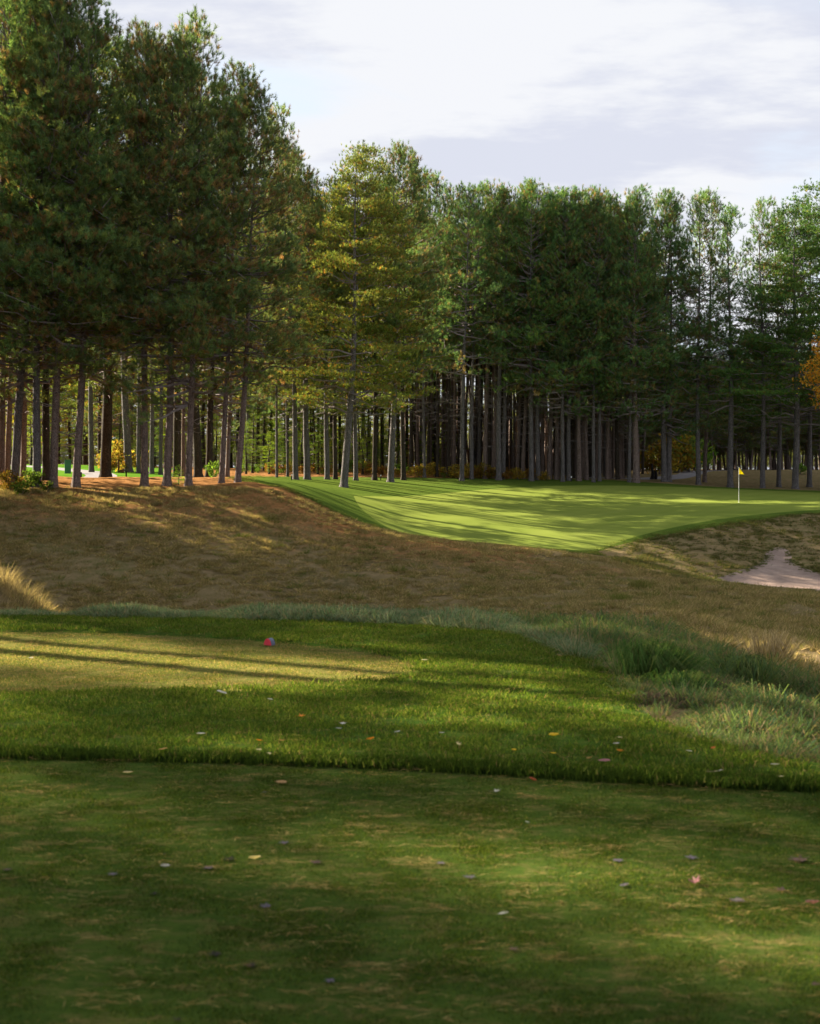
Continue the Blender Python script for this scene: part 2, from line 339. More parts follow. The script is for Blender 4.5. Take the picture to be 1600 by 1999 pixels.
def subdiv(poly, s):
    o = []
    for i in range(len(poly)):
        a, b = np.array(poly[i]), np.array(poly[(i + 1) % len(poly)]); k = max(1, int(np.linalg.norm(b - a) / s))
        for j in range(k): o.append(tuple(a + (b - a) * j / k))
    return o
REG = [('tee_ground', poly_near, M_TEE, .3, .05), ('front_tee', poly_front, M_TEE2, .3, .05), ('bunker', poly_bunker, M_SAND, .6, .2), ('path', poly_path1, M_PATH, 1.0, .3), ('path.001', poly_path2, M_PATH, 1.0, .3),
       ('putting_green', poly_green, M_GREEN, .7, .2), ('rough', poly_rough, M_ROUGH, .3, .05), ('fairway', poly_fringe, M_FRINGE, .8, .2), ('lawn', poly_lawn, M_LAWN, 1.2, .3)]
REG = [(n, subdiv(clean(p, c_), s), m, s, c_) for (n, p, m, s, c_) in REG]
allp = list(pts)
for n, p, m, s, c_ in REG:
    b = len(allp); allp += p; edges += [(b + i, b + (i + 1) % len(p)) for i in range(len(p))]
vo, eo, fo, *_ = mgeo.delaunay_2d_cdt([Vector(q) for q in allp], edges, [], 0, 1e-4)
V2 = np.array([(v.x, v.y) for v in vo]); FT = np.array([f for f in fo if len(f) == 3], dtype=np.int64)
def inpoly(x, y, poly):
    p = np.array(poly); r = np.zeros(len(x), bool); j = len(p) - 1
    for i in range(len(p)):
        xi, yi, xj, yj = p[i, 0], p[i, 1], p[j, 0], p[j, 1]
        if yi != yj:
            cnd = ((yi > y) != (yj > y)) & (x < (xj - xi) * (y - yi) / (yj - yi) + xi); r ^= cnd
        j = i
    return r
VX, VY = V2[:, 0], V2[:, 1]
VZ = zbase(VX, VY)
cen = V2[FT].mean(1); lab = np.full(len(FT), -1)
for k in range(len(REG) - 1, -1, -1): lab[inpoly(cen[:, 0], cen[:, 1], REG[k][1])] = k
# small unevenness on unmown ground only
wild = np.ones(len(V2), bool); wild[np.unique(FT[lab >= 0])] = False
VZ = VZ + wild * ((vnoise(VX * 0.9, VY * 0.9, 3) - .5) * 0.16 + (vnoise(VX * 2.3, VY * 2.3, 5) - .5) * 0.08) * np.clip((VY - 20) / 20, 0, 1)
bunk = np.zeros(len(V2), bool); bunk[np.unique(FT[lab == 2])] = True; edge_b = np.zeros(len(V2), bool); edge_b[np.unique(FT[lab != 2])] = True
VZ -= (bunk & ~edge_b) * 0.10
rgh = np.zeros(len(V2), bool); rgh[np.unique(FT[lab == 6])] = True; nr = np.zeros(len(V2), bool); nr[np.unique(FT[lab != 6])] = True
VZ += (rgh & ~nr) * 0.035
def ridge_y(x): return np.interp(x, [-20, -5, 2, 7, 12, 20], [62, 62, 59, 58, 51, 48])
STRAW = np.clip(1 - (ridge_y(VX) - VY - 1.0) / 9.0, 0, 1) * np.clip(1 - (VX - 2) / 12, 0.12, 1)
STRAW *= np.where((VX > 5) & (VY > 55) & (VY < 95), 0.15, 1)
STRAW = np.where(VY < 40, 0.05, STRAW)
fn = np.cross(np.c_[V2[FT[:, 1]] - V2[FT[:, 0]], VZ[FT[:, 1]] - VZ[FT[:, 0]]], np.c_[V2[FT[:, 2]] - V2[FT[:, 0]], VZ[FT[:, 2]] - VZ[FT[:, 0]]])
flip = fn[:, 2] < 0; FT[flip] = FT[flip][:, ::-1]; fn[flip] *= -1
VN = np.zeros((len(V2), 3))
for k in range(3): np.add.at(VN, FT[:, k], fn)
VN /= np.linalg.norm(VN, axis=1)[:, None] + 1e-9

def rawmesh(name, verts, tris, mats, tint=None, smooth_=False, matidx=None):
    me = bpy.data.meshes.new(name); verts = np.asarray(verts, np.float32); tris = np.asarray(tris, np.int32); k = tris.shape[1]
    me.vertices.add(len(verts)); me.vertices.foreach_set('co', verts.ravel())
    me.loops.add(tris.size); me.loops.foreach_set('vertex_index', tris.ravel())
    me.polygons.add(len(tris)); me.polygons.foreach_set('loop_start', np.arange(0, tris.size, k, dtype=np.int32))
    try: me.polygons.foreach_set('loop_total', np.full(len(tris), k, np.int32))
    except Exception: pass
    for m in mats: me.materials.append(m)
    if matidx is not None: me.polygons.foreach_set('material_index', np.asarray(matidx, np.int32))
    me.polygons.foreach_set('use_smooth', np.full(len(tris), smooth_, bool))
    me.update(calc_edges=True)
    if tint is not None:
        a = me.color_attributes.new('tint', 'FLOAT_COLOR', 'POINT'); t4 = np.ones((len(verts), 4), np.float32); t4[:, :3] = tint; a.data.foreach_set('color', t4.ravel())
    return me
def link(name, me, parent=None, **props):
    o = bpy.data.objects.new(name, me); COL.objects.link(o)
    if parent is not None: o.parent = parent
    for k, v in props.items(): o[k] = v
    return o
def ground(name, k, mat, label):
    f = FT[lab == k] if k >= 0 else FT[lab < 0]
    u, inv = np.unique(f, return_inverse=True); inv = inv.reshape(f.shape)
    me = rawmesh(name, np.c_[V2[u], VZ[u]], inv, [mat], smooth_=True)
    a = me.attributes.new('straw', 'FLOAT', 'POINT'); a.data.foreach_set('value', STRAW[u].astype(np.float32))
    me.normals_split_custom_set_from_vertices([tuple(q) for q in VN[u]])
    return link(name, me, kind='structure', label=label)
GL = {'tee_ground': 'shaded close-mown green tee nearest the camera', 'front_tee': 'pale worn tee turf with rounded end around the red marker', 'bunker': 'pinkish sand bunker in the hollow below the green',
      'path': 'grey cart path behind the tall pines on the left', 'path.001': 'grey cart path bending behind the lone pines', 'putting_green': 'pale lime putting green striped by tree shadows',
      'rough': 'bright green lawn collar around the two tees', 'fairway': 'darker mown grass framing the putting green', 'lawn': 'sunny lawn behind the left pines'}
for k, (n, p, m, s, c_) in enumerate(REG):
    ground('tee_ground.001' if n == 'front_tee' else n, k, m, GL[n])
ground('hillside', -1, M_WILD, 'brown and olive unmown bank, valley and forest floor')

# ------------------------------------------------------------------ blade-type geometry
def unit(v): return v / (np.linalg.norm(v, axis=-1, keepdims=True) + 1e-9)
def blades(base, dirs, length, width, droop=0.0, tint=None, rng=RNG, seg=1):
    """Thin tapering blades; seg=1: a triangle each; seg=2: bent blade of three triangles."""
    n = len(base); d = unit(dirs); side = unit(np.cross(d, unit(rng.normal(size=(n, 3)))))
    L_ = np.broadcast_to(length, (n,))[:, None]; w = np.broadcast_to(width, (n,))[:, None]
    if seg == 1:
        v = np.stack([base - side * w / 2, base + side * w / 2, base + d * L_], 1).reshape(-1, 3)
        t = np.arange(n * 3).reshape(n, 3); tn = None if tint is None else np.repeat(tint, 3, 0)
        return v, t, tn
    mid = base + d * L_ * 0.55; hor = d * [1, 1, 0]; hor = unit(hor)
    tip = mid + unit(d * (1 - droop) + hor * droop * 0.8 + np.array([0, 0, -droop * 0.6])) * L_ * 0.45
    v = np.stack([base - side * w / 2, base + side * w / 2, mid - side * w * 0.38, mid + side * w * 0.38, tip], 1).reshape(-1, 3)
    b = (np.arange(n) * 5)[:, None]; t = np.concatenate([b + [0, 1, 3], b + [0, 3, 2], b + [2, 3, 4]], 0)
    return v, t, (None if tint is None else np.repeat(tint, 5, 0))
class Acc:
    def __init__(s): s.v, s.t, s.c, s.m, s.n = [], [], [], [], 0
    def add(s, v, t, c, mi=0):
        s.v.append(np.asarray(v)); s.t.append(np.asarray(t) + s.n); s.n += len(v)
        c = np.broadcast_to(np.asarray(c, float), (len(v), 3)); s.c.append(c); s.m.append(np.full(len(t), mi))
    def mesh(s, name, mats, sm=False):
        return rawmesh(name, np.concatenate(s.v), np.concatenate(s.t), mats, np.concatenate(s.c), sm, np.concatenate(s.m))
def tube(path, rad, sides=6):
    """Tapered tube along a polyline, as triangles."""
    path = np.asarray(path, float); n = len(path); rad = np.broadcast_to(rad, (n,)); tg = unit(np.gradient(path, axis=0))
    ref = np.where(np.abs(tg[:, 2:3]) > 0.9, [[1, 0, 0]], [[0, 0, 1]]); u = unit(np.cross(tg, ref)); w = np.cross(tg, u)
    a = np.arange(sides) * 2 * np.pi / sides
    ring = path[:, None] + (u[:, None] * np.cos(a)[None, :, None] + w[:, None] * np.sin(a)[None, :, None]) * rad[:, None, None]
    v = ring.reshape(-1, 3); i = np.arange(n - 1)[:, None] * sides; j = np.arange(sides)[None]; k = (j + 1) % sides
    q = np.stack([i + j, i + k, i + sides + k, i + sides + j], -1).reshape(-1, 4)
    return v, np.concatenate([q[:, [0, 1, 2]], q[:, [0, 2, 3]]])

# ------------------------------------------------------------------ tree prototypes (22 m tall)
H0 = 22.0
def crown_mesh(seed, kind='red', base=5.5, rmax=3.0, dens=1.0, nb=5, step=0.42, top=H0):
    r = np.random.default_rng(seed); pine = Acc(); T, Adir, Cc = [], [], []
    z = base
    while z < top - 0.15:
        t = (z - base) / (top - base)
        R0 = 1.08 * rmax * ((1 - t) ** (0.92 if kind == 'red' else 0.85)) * (0.55 + 0.45 * min(1, t / 0.12)) + 0.25
        for b in range(nb if t < 0.9 else 3):
            if r.random() > 0.93 * min(1, dens + 0.1): continue
            az = r.uniform(0, 2 * np.pi); R = R0 * r.uniform(0.6, 1.18)
            el = np.radians((-8 + 62 * t ** 1.4 + r.normal() * 8) if kind == 'red' else (-2 + 38 * t ** 1.5 + r.normal() * 6))
            ho = np.array([np.cos(az), np.sin(az), 0]); s = np.linspace(0, 1, 5)[:, None]
            path = np.array([0, 0, z]) + ho * R * s + np.array([0, 0, 1]) * (np.tan(el) * R * s * (1 if t < .8 else .9) + (0.16 if kind == 'red' else 0.08) * R * s ** 2)
            if path[-1, 2] > top: path[:, 2] -= (path[-1, 2] - top) * s[:, 0]
            path[1:4] += r.normal(size=(3, 3)) * 0.05 * R
            v, tt = tube(path, np.linspace(0.062 * (1.2 - t), 0.012, 5), 3); pine.add(v, tt, (1, 1, 1), 1)
            nn = max(3, int(R * (3.0 if kind == 'red' else 5.0) * dens * (0.5 + 0.5 * min(1, t / 0.2))))
            ss = r.uniform(0.28 if t < 0.8 else 0.05, 1.0, nn) ** 0.62; ss[0] = 1.0
            pc = np.stack([np.interp(ss, s[:, 0], path[:, i]) for i in range(3)], 1)
            side = np.array([-np.sin(az), np.cos(az), 0]); lat = r.normal(size=nn) * 0.30 * R * (1.15 - ss) ** 0.7
            pc = pc + side * lat[:, None] + ho * np.abs(lat)[:, None] * 0.25; pc[:, 2] += r.uniform(-0.05, 0.25, nn) * (1 if kind == 'red' else 0.5)
            if t > 0.55:      # upright candle shoots at the branch tips
                tip = path[-1]; up_ = np.array([[0, 0, q_ * 0.21] for q_ in range(1, 4 if t < .9 else 3)])
                T.append(tip + up_ + r.normal(size=up_.shape) * .03); Adir.append(np.tile([[0, 0, 1.0]], (len(up_), 1)) + r.normal(size=up_.shape) * .12); Cc.append(np.tile([[0.085, 0.150, 0.045]], (len(up_), 1)) * r.uniform(.7, 1.2))
            kk = 5 if kind == 'red' else 8
            cl_ = np.repeat(pc, kk, 0)
            sc = np.array([0.24, 0.24, 0.16]) if kind == 'red' else np.array([0.30, 0.30, 0.07])
            cl_ = cl_ + r.normal(size=cl_.shape) * sc
            ax = unit(ho * (0.75 - 0.3 * t) + np.array([0, 0, 0.65 + 0.5 * t]) + r.normal(size=cl_.shape) * 0.30)
            outer = np.repeat(ss, kk); T.append(cl_); Adir.append(ax)
            clump = np.repeat(r.uniform(0.62, 1.45, nn), kk)
            if kind == 'red':
                rust = (r.random(len(cl_)) < 0.16 - 0.08 * (outer > 0.8)) | (np.repeat(r.random(nn), kk) < 0.12)
                g0 = np.array([0.076, 0.158, 0.062]); g1 = np.array([0.180, 0.228, 0.055]); rc = np.array([0.26, 0.160, 0.065])
            else:
                rust = (r.random(len(cl_)) < 0.10)
                g0 = np.array([0.110, 0.180, 0.050]); g1 = np.array([0.230, 0.245, 0.055]); rc = np.array([0.36, 0.21, 0.055])
            m = r.random(len(cl_))[:, None] ** 1.6; c0 = g0 * (1 - m) + g1 * m; c0[rust] = rc * r.uniform(0.6, 1.1, (rust.sum(), 1))
            Cc.append(c0 * clump[:, None] * r.uniform(.75, 1.3, (len(c0), 1)))
        z += step * r.uniform(0.75, 1.25)
    # leader spikes
    for zz in np.linspace(top - 1.6, top + 0.25, 12): T.append(np.array([[r.normal() * 0.06, r.normal() * 0.06, zz]])); Adir.append(np.array([[0, 0, 1.0]])); Cc.append(np.array([[0.05, 0.09, 0.03]]))
    T, Adir, Cc = np.concatenate(T), np.concatenate(Adir), np.concatenate(Cc)
    nbld = 26 if kind == 'red' else 14
    B = np.repeat(T, nbld, 0); A_ = np.repeat(Adir, nbld, 0); C_ = np.repeat(Cc, nbld, 0) * r.uniform(0.9, 1.1, (len(B), 1))
    sp_ = 0.85 if kind == 'red' else 0.75
    dirs = A_ + unit(r.normal(size=B.shape)) * sp_; ln = r.uniform(0.17, 0.25, len(B)) if kind == 'red' else r.uniform(0.12, 0.21, len(B))
    B = B + unit(A_) * r.uniform(0, 0.20 if kind == 'red' else 0.10, (len(B), 1))
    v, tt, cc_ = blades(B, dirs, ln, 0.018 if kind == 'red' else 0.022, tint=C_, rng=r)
    cc_ = cc_.reshape(-1, 3, 3).copy(); cc_[:, :2] = cc_[:, :2] * .62 + np.array([0.035, 0.026, 0.014]); cc_[:, 2] *= 1.22; cc_ = cc_.reshape(-1, 3)  # brown needle bases, darkened further as painted self-shading of the tuft; tips lightened
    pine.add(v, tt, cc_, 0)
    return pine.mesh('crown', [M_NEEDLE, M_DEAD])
def trunk_mesh(seed, mat, bend=0.0, h=H0, r0=0.2, stubs=True, stub_lo=2.5, stub_hi=8.0, top_r=0.008):
    """Trunk of base radius 0.2 with root flare, slight sweep, branch stubs."""
    r = np.random.default_rng(seed); z = np.concatenate([[-0.5, 0, 0.12, 0.3, 0.6, 1.0], np.linspace(1.6, h, 26)])
    ph = r.uniform(0, 6.28, 3); x = 0.07 * np.sin(z / 3.1 + ph[0]) + bend * (z / h) ** 2 ; y = 0.07 * np.sin(z / 4.3 + ph[1])
    x -= x[1]; y -= y[1]
    x *= np.clip(z / 3, 0, 1); y *= np.clip(z / 3, 0, 1)
    rad = r0 * (1 - (np.clip(z, 0, h) / h) ** 1.15 * (1 - top_r / r0)) * (1 + 0.30 * np.exp(-np.clip(z, 0, 99) / 0.22)) * (1 + 0.03 * np.sin(z * 5 + ph[2]))
    sides = 14; v, t = tube(np.c_[x, y, z], rad, sides)
    v = v.reshape(len(z), sides, 3); ang = np.arange(sides) * 2 * np.pi / sides
    fl = (1 + 0.16 * np.sin(ang * 5 + ph[0])[None] * np.exp(-np.clip(z, 0, 99) / 0.35)[:, None] + 0.03 * r.normal(size=(len(z), sides)))
    cxy = np.stack([x, y], 1)[:, None]; v[:, :, :2] = cxy + (v[:, :, :2] - cxy) * fl[..., None]; v = v.reshape(-1, 3)
    a = Acc(); a.add(v, t, (1, 1, 1), 0); me = a.mesh('trunk', [mat], True)
    # dead branches
    d = Acc(); zz = stub_lo
    while zz < stub_hi:
        for _ in range(r.integers(1, 4)):
            az = r.uniform(0, 6.28); ln = r.uniform(0.25, 0.9) if zz < stub_hi * 0.6 else r.uniform(0.6, 2.6); ho = np.array([np.cos(az), np.sin(az), 0])
            s = np.linspace(0, 1, 5)[:, None]; el = r.uniform(-0.35, 0.25)
            xx, yy = np.interp(zz, z, x), np.interp(zz, z, y); rr = float(np.interp(zz, z, rad)) * 0.7
            pth = np.array([xx, yy, zz]) + ho * (rr + ln * s) + np.array([0, 0, 1]) * ln * (el * s + 0.25 * (r.random() - 0.4) * s ** 2); pth[1:] += r.normal(size=(4, 3)) * 0.03 * ln
            vv, tt = tube(pth, np.linspace(0.024, 0.007, 5), 4); d.add(vv, tt, (1, 1, 1))
            if ln > 1:
                for _k in range(3):
                    q = pth[r.integers(1, 4)]; e = q + (ho + r.normal(size=3) * 0.6) * r.uniform(0.2, 0.6); vv, tt = tube(np.array([q, (q + e) / 2 + r.normal(size=3) * .04, e]), [0.010, 0.007, 0.004], 3); d.add(vv, tt, (1, 1, 1))
        zz += r.uniform(0.35, 0.8)
    return me, d.mesh('dead_branches', [M_DEAD])
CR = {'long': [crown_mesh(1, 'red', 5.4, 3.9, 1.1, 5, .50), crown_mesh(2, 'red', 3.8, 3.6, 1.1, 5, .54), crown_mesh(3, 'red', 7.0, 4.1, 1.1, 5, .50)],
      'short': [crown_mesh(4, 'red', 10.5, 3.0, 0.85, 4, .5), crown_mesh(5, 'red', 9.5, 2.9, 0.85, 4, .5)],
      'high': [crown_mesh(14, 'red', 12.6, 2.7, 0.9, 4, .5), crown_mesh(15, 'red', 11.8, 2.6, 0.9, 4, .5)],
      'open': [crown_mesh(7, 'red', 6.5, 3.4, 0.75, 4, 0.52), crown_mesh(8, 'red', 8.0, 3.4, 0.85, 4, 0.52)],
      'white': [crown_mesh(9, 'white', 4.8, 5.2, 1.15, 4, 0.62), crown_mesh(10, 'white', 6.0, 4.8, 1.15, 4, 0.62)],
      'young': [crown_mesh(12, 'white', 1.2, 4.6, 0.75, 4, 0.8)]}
TR = {}
for k, m in (('red', M_BARK_RED), ('grey', M_BARK_GREY), ('dark', M_BARK_DARK)):
    TR[k] = [trunk_mesh(20 + i + len(k) * 7, m, b) for i, b in enumerate((0.0, 0.5, -0.4))]
EM = {}
def tree(X, Y, h, w, crown='long', bark_='red', lean=0.0, color=(1, 1, 1), label='', group='', cs=1.0, name='pine_tree', var=None, dead=True, zoff=0.0):
    """One tree: Empty at its base, with trunk, dead branches and crown."""
    z = z_at(X, Y) - 0.03 + zoff
    r = bpy.data.objects.new(name, None); COL.objects.link(r); r.empty_display_size = 0.3
    s = h / H0; r.location = (X, Y, z); r.scale = (s, s, s); r.rotation_euler = (random.gauss(0, 0.006), lean, random.uniform(0, 6.28) if lean == 0 else 0)
    r['label'] = label; r['category'] = 'tree'
    if group: r['group'] = group
    tv = TR[bark_][random.randrange(3) if var is None else var % 3]
    t = link('trunk', tv[0], r); k = w / 0.4 / s; t.scale = (k, k, 0.965)
    if dead:
        d = link('branches', tv[1], r, kind='stuff')
    cv = CR[crown][(random.randrange(99) if var is None else var) % len(CR[crown])]
    cr = link('crown', cv, r); cr.scale = (cs / s if False else cs, cs, 1); cr.rotation_euler = (0, 0, random.uniform(0, 6.28)); cr.color = (*[c * random.uniform(0.92, 1.08) for c in color], 1)
    return r
def tree_px(px, Y, w, top, base_py=None, **kw):
    X = (px - CX) * Y / F; z = z_at(X, Y); h = CAMH - (top - CY) * Y / F - z
    lp = kw.pop('leanpx', 0.0); kw['lean'] = math.atan(lp / 200.0) if lp else 0.0
    return tree(X, Y, h, w * Y / F, **kw)

G1 = 'tall red pines on the straw-covered bank at left'
Wm = (1.25, 1.0, 0.75)
near_left = [  # px, Y, trunk px, top py, lean px, bark, crown, label
    (-22, 62, 16, -60, 8, 'red', 'long', None), (-60, 66, 16, -80, 5, 'red', 'long', None),
    (3, 66, 12, -60, 2, 'red', 'long', 'pine with its reddish trunk cut by the left picture edge'),
    (14, 70, 12, -30, 3, 'red', 'long', 'slender red pine second from the left edge of the grove'),
    (27, 63, 17, -50, 16, 'grey', 'long', 'grey trunked pine leaning right at the left end of the bank'),
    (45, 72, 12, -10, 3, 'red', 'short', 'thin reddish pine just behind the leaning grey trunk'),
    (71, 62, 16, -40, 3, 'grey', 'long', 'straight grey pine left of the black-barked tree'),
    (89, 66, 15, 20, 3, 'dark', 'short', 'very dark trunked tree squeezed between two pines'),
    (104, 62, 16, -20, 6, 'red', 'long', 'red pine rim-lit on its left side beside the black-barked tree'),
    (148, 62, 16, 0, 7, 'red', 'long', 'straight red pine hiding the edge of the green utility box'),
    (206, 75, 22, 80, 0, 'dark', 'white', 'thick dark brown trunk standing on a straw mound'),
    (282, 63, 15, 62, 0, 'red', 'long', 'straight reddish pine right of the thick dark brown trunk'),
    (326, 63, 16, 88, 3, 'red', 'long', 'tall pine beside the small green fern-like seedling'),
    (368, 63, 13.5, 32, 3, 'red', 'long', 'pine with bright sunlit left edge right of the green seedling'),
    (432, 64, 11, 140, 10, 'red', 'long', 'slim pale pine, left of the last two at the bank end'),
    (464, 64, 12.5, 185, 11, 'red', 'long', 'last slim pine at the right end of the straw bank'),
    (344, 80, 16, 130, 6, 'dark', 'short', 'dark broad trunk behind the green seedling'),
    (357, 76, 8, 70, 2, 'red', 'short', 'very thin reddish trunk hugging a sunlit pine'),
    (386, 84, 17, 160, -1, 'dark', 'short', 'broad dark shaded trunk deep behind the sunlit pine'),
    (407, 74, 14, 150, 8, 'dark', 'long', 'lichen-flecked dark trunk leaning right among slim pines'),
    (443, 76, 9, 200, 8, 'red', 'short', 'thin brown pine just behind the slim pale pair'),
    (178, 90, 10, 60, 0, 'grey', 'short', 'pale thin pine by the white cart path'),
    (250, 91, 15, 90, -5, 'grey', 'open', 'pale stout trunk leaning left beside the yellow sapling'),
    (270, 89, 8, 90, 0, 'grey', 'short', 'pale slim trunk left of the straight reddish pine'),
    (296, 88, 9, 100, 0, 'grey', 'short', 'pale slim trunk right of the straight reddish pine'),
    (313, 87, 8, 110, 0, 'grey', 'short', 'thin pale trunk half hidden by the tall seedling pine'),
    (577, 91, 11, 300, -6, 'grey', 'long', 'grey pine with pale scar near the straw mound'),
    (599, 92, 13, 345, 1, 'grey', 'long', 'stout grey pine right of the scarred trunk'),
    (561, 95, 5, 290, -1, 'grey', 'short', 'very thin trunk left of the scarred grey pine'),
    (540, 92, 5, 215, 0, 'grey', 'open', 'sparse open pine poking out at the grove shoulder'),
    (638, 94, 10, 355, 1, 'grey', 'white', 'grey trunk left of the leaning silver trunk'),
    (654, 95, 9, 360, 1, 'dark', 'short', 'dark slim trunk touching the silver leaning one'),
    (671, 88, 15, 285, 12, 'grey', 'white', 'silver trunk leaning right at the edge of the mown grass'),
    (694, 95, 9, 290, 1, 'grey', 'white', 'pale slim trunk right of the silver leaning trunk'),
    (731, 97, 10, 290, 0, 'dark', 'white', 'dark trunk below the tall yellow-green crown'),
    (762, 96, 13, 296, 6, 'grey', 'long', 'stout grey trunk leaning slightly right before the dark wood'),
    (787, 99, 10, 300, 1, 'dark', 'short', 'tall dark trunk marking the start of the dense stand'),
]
for i, (px, Y, w, top, lp, bk, crn, lb) in enumerate(near_left):
    colr = (1, 1, 1)
    if crn == 'white': colr = (1.0, 1.0, 0.78)
    if crn == 'white' and px < 300: colr = (0.7, 0.75, 0.6)
    tree_px(px, Y, w, top, crown=crn, bark_=bk, leanpx=lp, color=colr, label=lb or ('tall pine whose boughs reach in at the left edge' if i == 0 else 'pine wholly left of the picture, second from its edge'), group=G1 if px < 480 else 'trees between the bank and the dense stand', var=i,
            cs=1.08 if px < 480 and crn == 'long' else 1.0)
# front row of the dense stand and the lone pines at right
right_row = [
    (828, 103, 6, 350, 0, 'grey', 'short', 'thin shaded trunk left of the pale bare pine'), (853, 104, 6, 352, 0, 'dark', 'short', 'dark thin trunk in the gap of orange shrubs'), (876, 105, 7, 372, 0, 'dark', 'short', 'dark slim trunk next to the pale bare pine'),
    (901, 101, 9, 368, 5, 'grey', 'open', 'pale silvery pine bare to mid height at the stand edge'), (920, 103, 8, 372, 3, 'grey', 'short', 'slim twin just right of the pale silvery pine'),
    (946, 104, 9, 366, 4, 'red', 'long', 'reddish pine above the yellow shrub'), (963, 106, 9, 378, 3, 'red', 'short', 'dark red trunk beside the pale pair'), (973, 103, 11, 372, 3, 'grey', 'long', 'thick grey trunk of the pale pair in the stand'),
    (982, 104, 9, 384, 2, 'grey', 'short', 'thinner trunk of the pale pair in the stand'), (1009, 106, 7, 376, 5, 'red', 'short', 'slim rim-lit trunk right of the pale pair'), (1020, 105, 8, 368, 4, 'red', 'long', 'rim-lit reddish trunk before the pale bluish one'),
    (1037, 103, 10, 366, 0, 'grey', 'long', 'pale bluish trunk in the middle of the stand'), (1050, 104, 9, 384, 0, 'grey', 'short', 'bluish trunk just right of the middle one'), (1072, 105, 9, 380, 0, 'red', 'short', 'dull red trunk right of the bluish pair'), (1086, 105, 9, 392, 0, 'red', 'long', 'dark trunk with low boughs left of the bright stripe'),
    (1098, 103, 8, 380, 2, 'grey', 'long', 'grey trunk with bright sunlit stripe'), (1110, 104, 9, 382, 2, 'grey', 'short', 'grey trunk directly right of the sunlit stripe'), (1130, 104, 10, 378, 0, 'red', 'short', 'broad brown trunk in the right half of the stand'),
    (1145, 105, 8, 384, 0, 'red', 'long', 'brown trunk under the low drooping boughs'), (1158, 103, 7, 388, 2, 'grey', 'short', 'pale curving trunk right of the drooping boughs'), (1170, 104, 7, 378, 0, 'grey', 'long', 'grey trunk beside the pale curving one'), (1185, 106, 8, 386, 0, 'red', 'short', 'dim trunk three from the right corner of the stand'),
    (1205, 106, 8, 390, 0, 'dark', 'long', 'dim trunk two from the right corner of the stand'), (1228, 104, 7, 384, 1, 'grey', 'short', 'pale thin trunk at the right corner of the stand'), (1241, 104, 13, 376, 0, 'red', 'long', 'broad corner trunk of the stand'),
    (1296, 107, 11, 378, 1, 'grey', 'long', 'bluish left trunk of the thick pair beside the path'), (1305, 107.5, 11, 382, 0, 'grey', 'long', 'darker right trunk of the thick pair beside the path'),
    (1363, 107, 9.5, 385, 1, 'grey', 'open', 'lone open-crowned pine right of the thick pair'), (1425, 107, 11.5, 410, 0, 'grey', 'open', 'lone dark pine directly left of the yellow flag'),
    (1488, 107, 10, 395, 1, 'grey', 'open', 'lone pine with rim-lit trunk right of the yellow flag'), (1552, 107, 13, 385, 0, 'grey', 'white', 'thick double-looking pine nearest the right edge'),
    (1610, 108, 13, 350, 0, 'grey', 'white', 'tall soft-needled pine rising at the right picture edge'), (1520, 112, 9, 420, 0, 'grey', 'open', 'thin pine between the last two lone pines'), (1580, 113, 10, 400, 0, 'grey', 'white', 'soft-needled pine between the last trunk and the right edge'), (1375, 112, 8, 380, 3, 'red', 'open', 'thin reddish trunk crossing behind the lone open pine'),
]
for i, (px, Y, w, top, lp, bk, crn, lb) in enumerate(right_row):
    if crn == 'long' and px < 1030: crn = 'short'
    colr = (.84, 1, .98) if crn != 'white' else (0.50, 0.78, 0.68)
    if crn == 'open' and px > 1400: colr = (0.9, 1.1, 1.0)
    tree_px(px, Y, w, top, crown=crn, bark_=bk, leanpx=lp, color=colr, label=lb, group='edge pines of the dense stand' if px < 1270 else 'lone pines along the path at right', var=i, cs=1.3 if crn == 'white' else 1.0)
# depth of the stand
k = 0
for row in range(5):
    for colm in range(18):
        px0 = 808 + colm * 25.5 + random.uniform(-8, 8) + (row % 2) * 12
        Y = 108.5 + row * 2.9 + random.uniform(-.9, .9)
        if px0 > 1258: continue
        X = (px0 - CX) * 108 / F + row * 0.10
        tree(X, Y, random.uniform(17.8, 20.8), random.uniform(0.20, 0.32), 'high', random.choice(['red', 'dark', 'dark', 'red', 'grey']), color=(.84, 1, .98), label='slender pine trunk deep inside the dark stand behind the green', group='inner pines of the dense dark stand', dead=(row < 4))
# woods behind, left to centre
for i in range(26):
    px = 470 + i * 14 + random.uniform(-6, 6); Y = random.uniform(112, 150)
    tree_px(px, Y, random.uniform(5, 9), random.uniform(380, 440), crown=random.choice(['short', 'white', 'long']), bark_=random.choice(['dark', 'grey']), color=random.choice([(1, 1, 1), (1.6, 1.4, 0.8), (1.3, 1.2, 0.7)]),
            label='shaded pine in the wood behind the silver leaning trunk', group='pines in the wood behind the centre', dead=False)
for i in range(26):
    px = -60 + i * 21 + random.uniform(-8, 8); Y = random.uniform(122, 160)
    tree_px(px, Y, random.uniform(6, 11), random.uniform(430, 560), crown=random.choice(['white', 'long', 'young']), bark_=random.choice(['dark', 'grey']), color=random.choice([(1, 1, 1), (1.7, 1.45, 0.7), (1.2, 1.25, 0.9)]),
            label='distant tree beyond the sunny lawn seen between the left trunks', group='trees beyond the sunny lawn', dead=False)
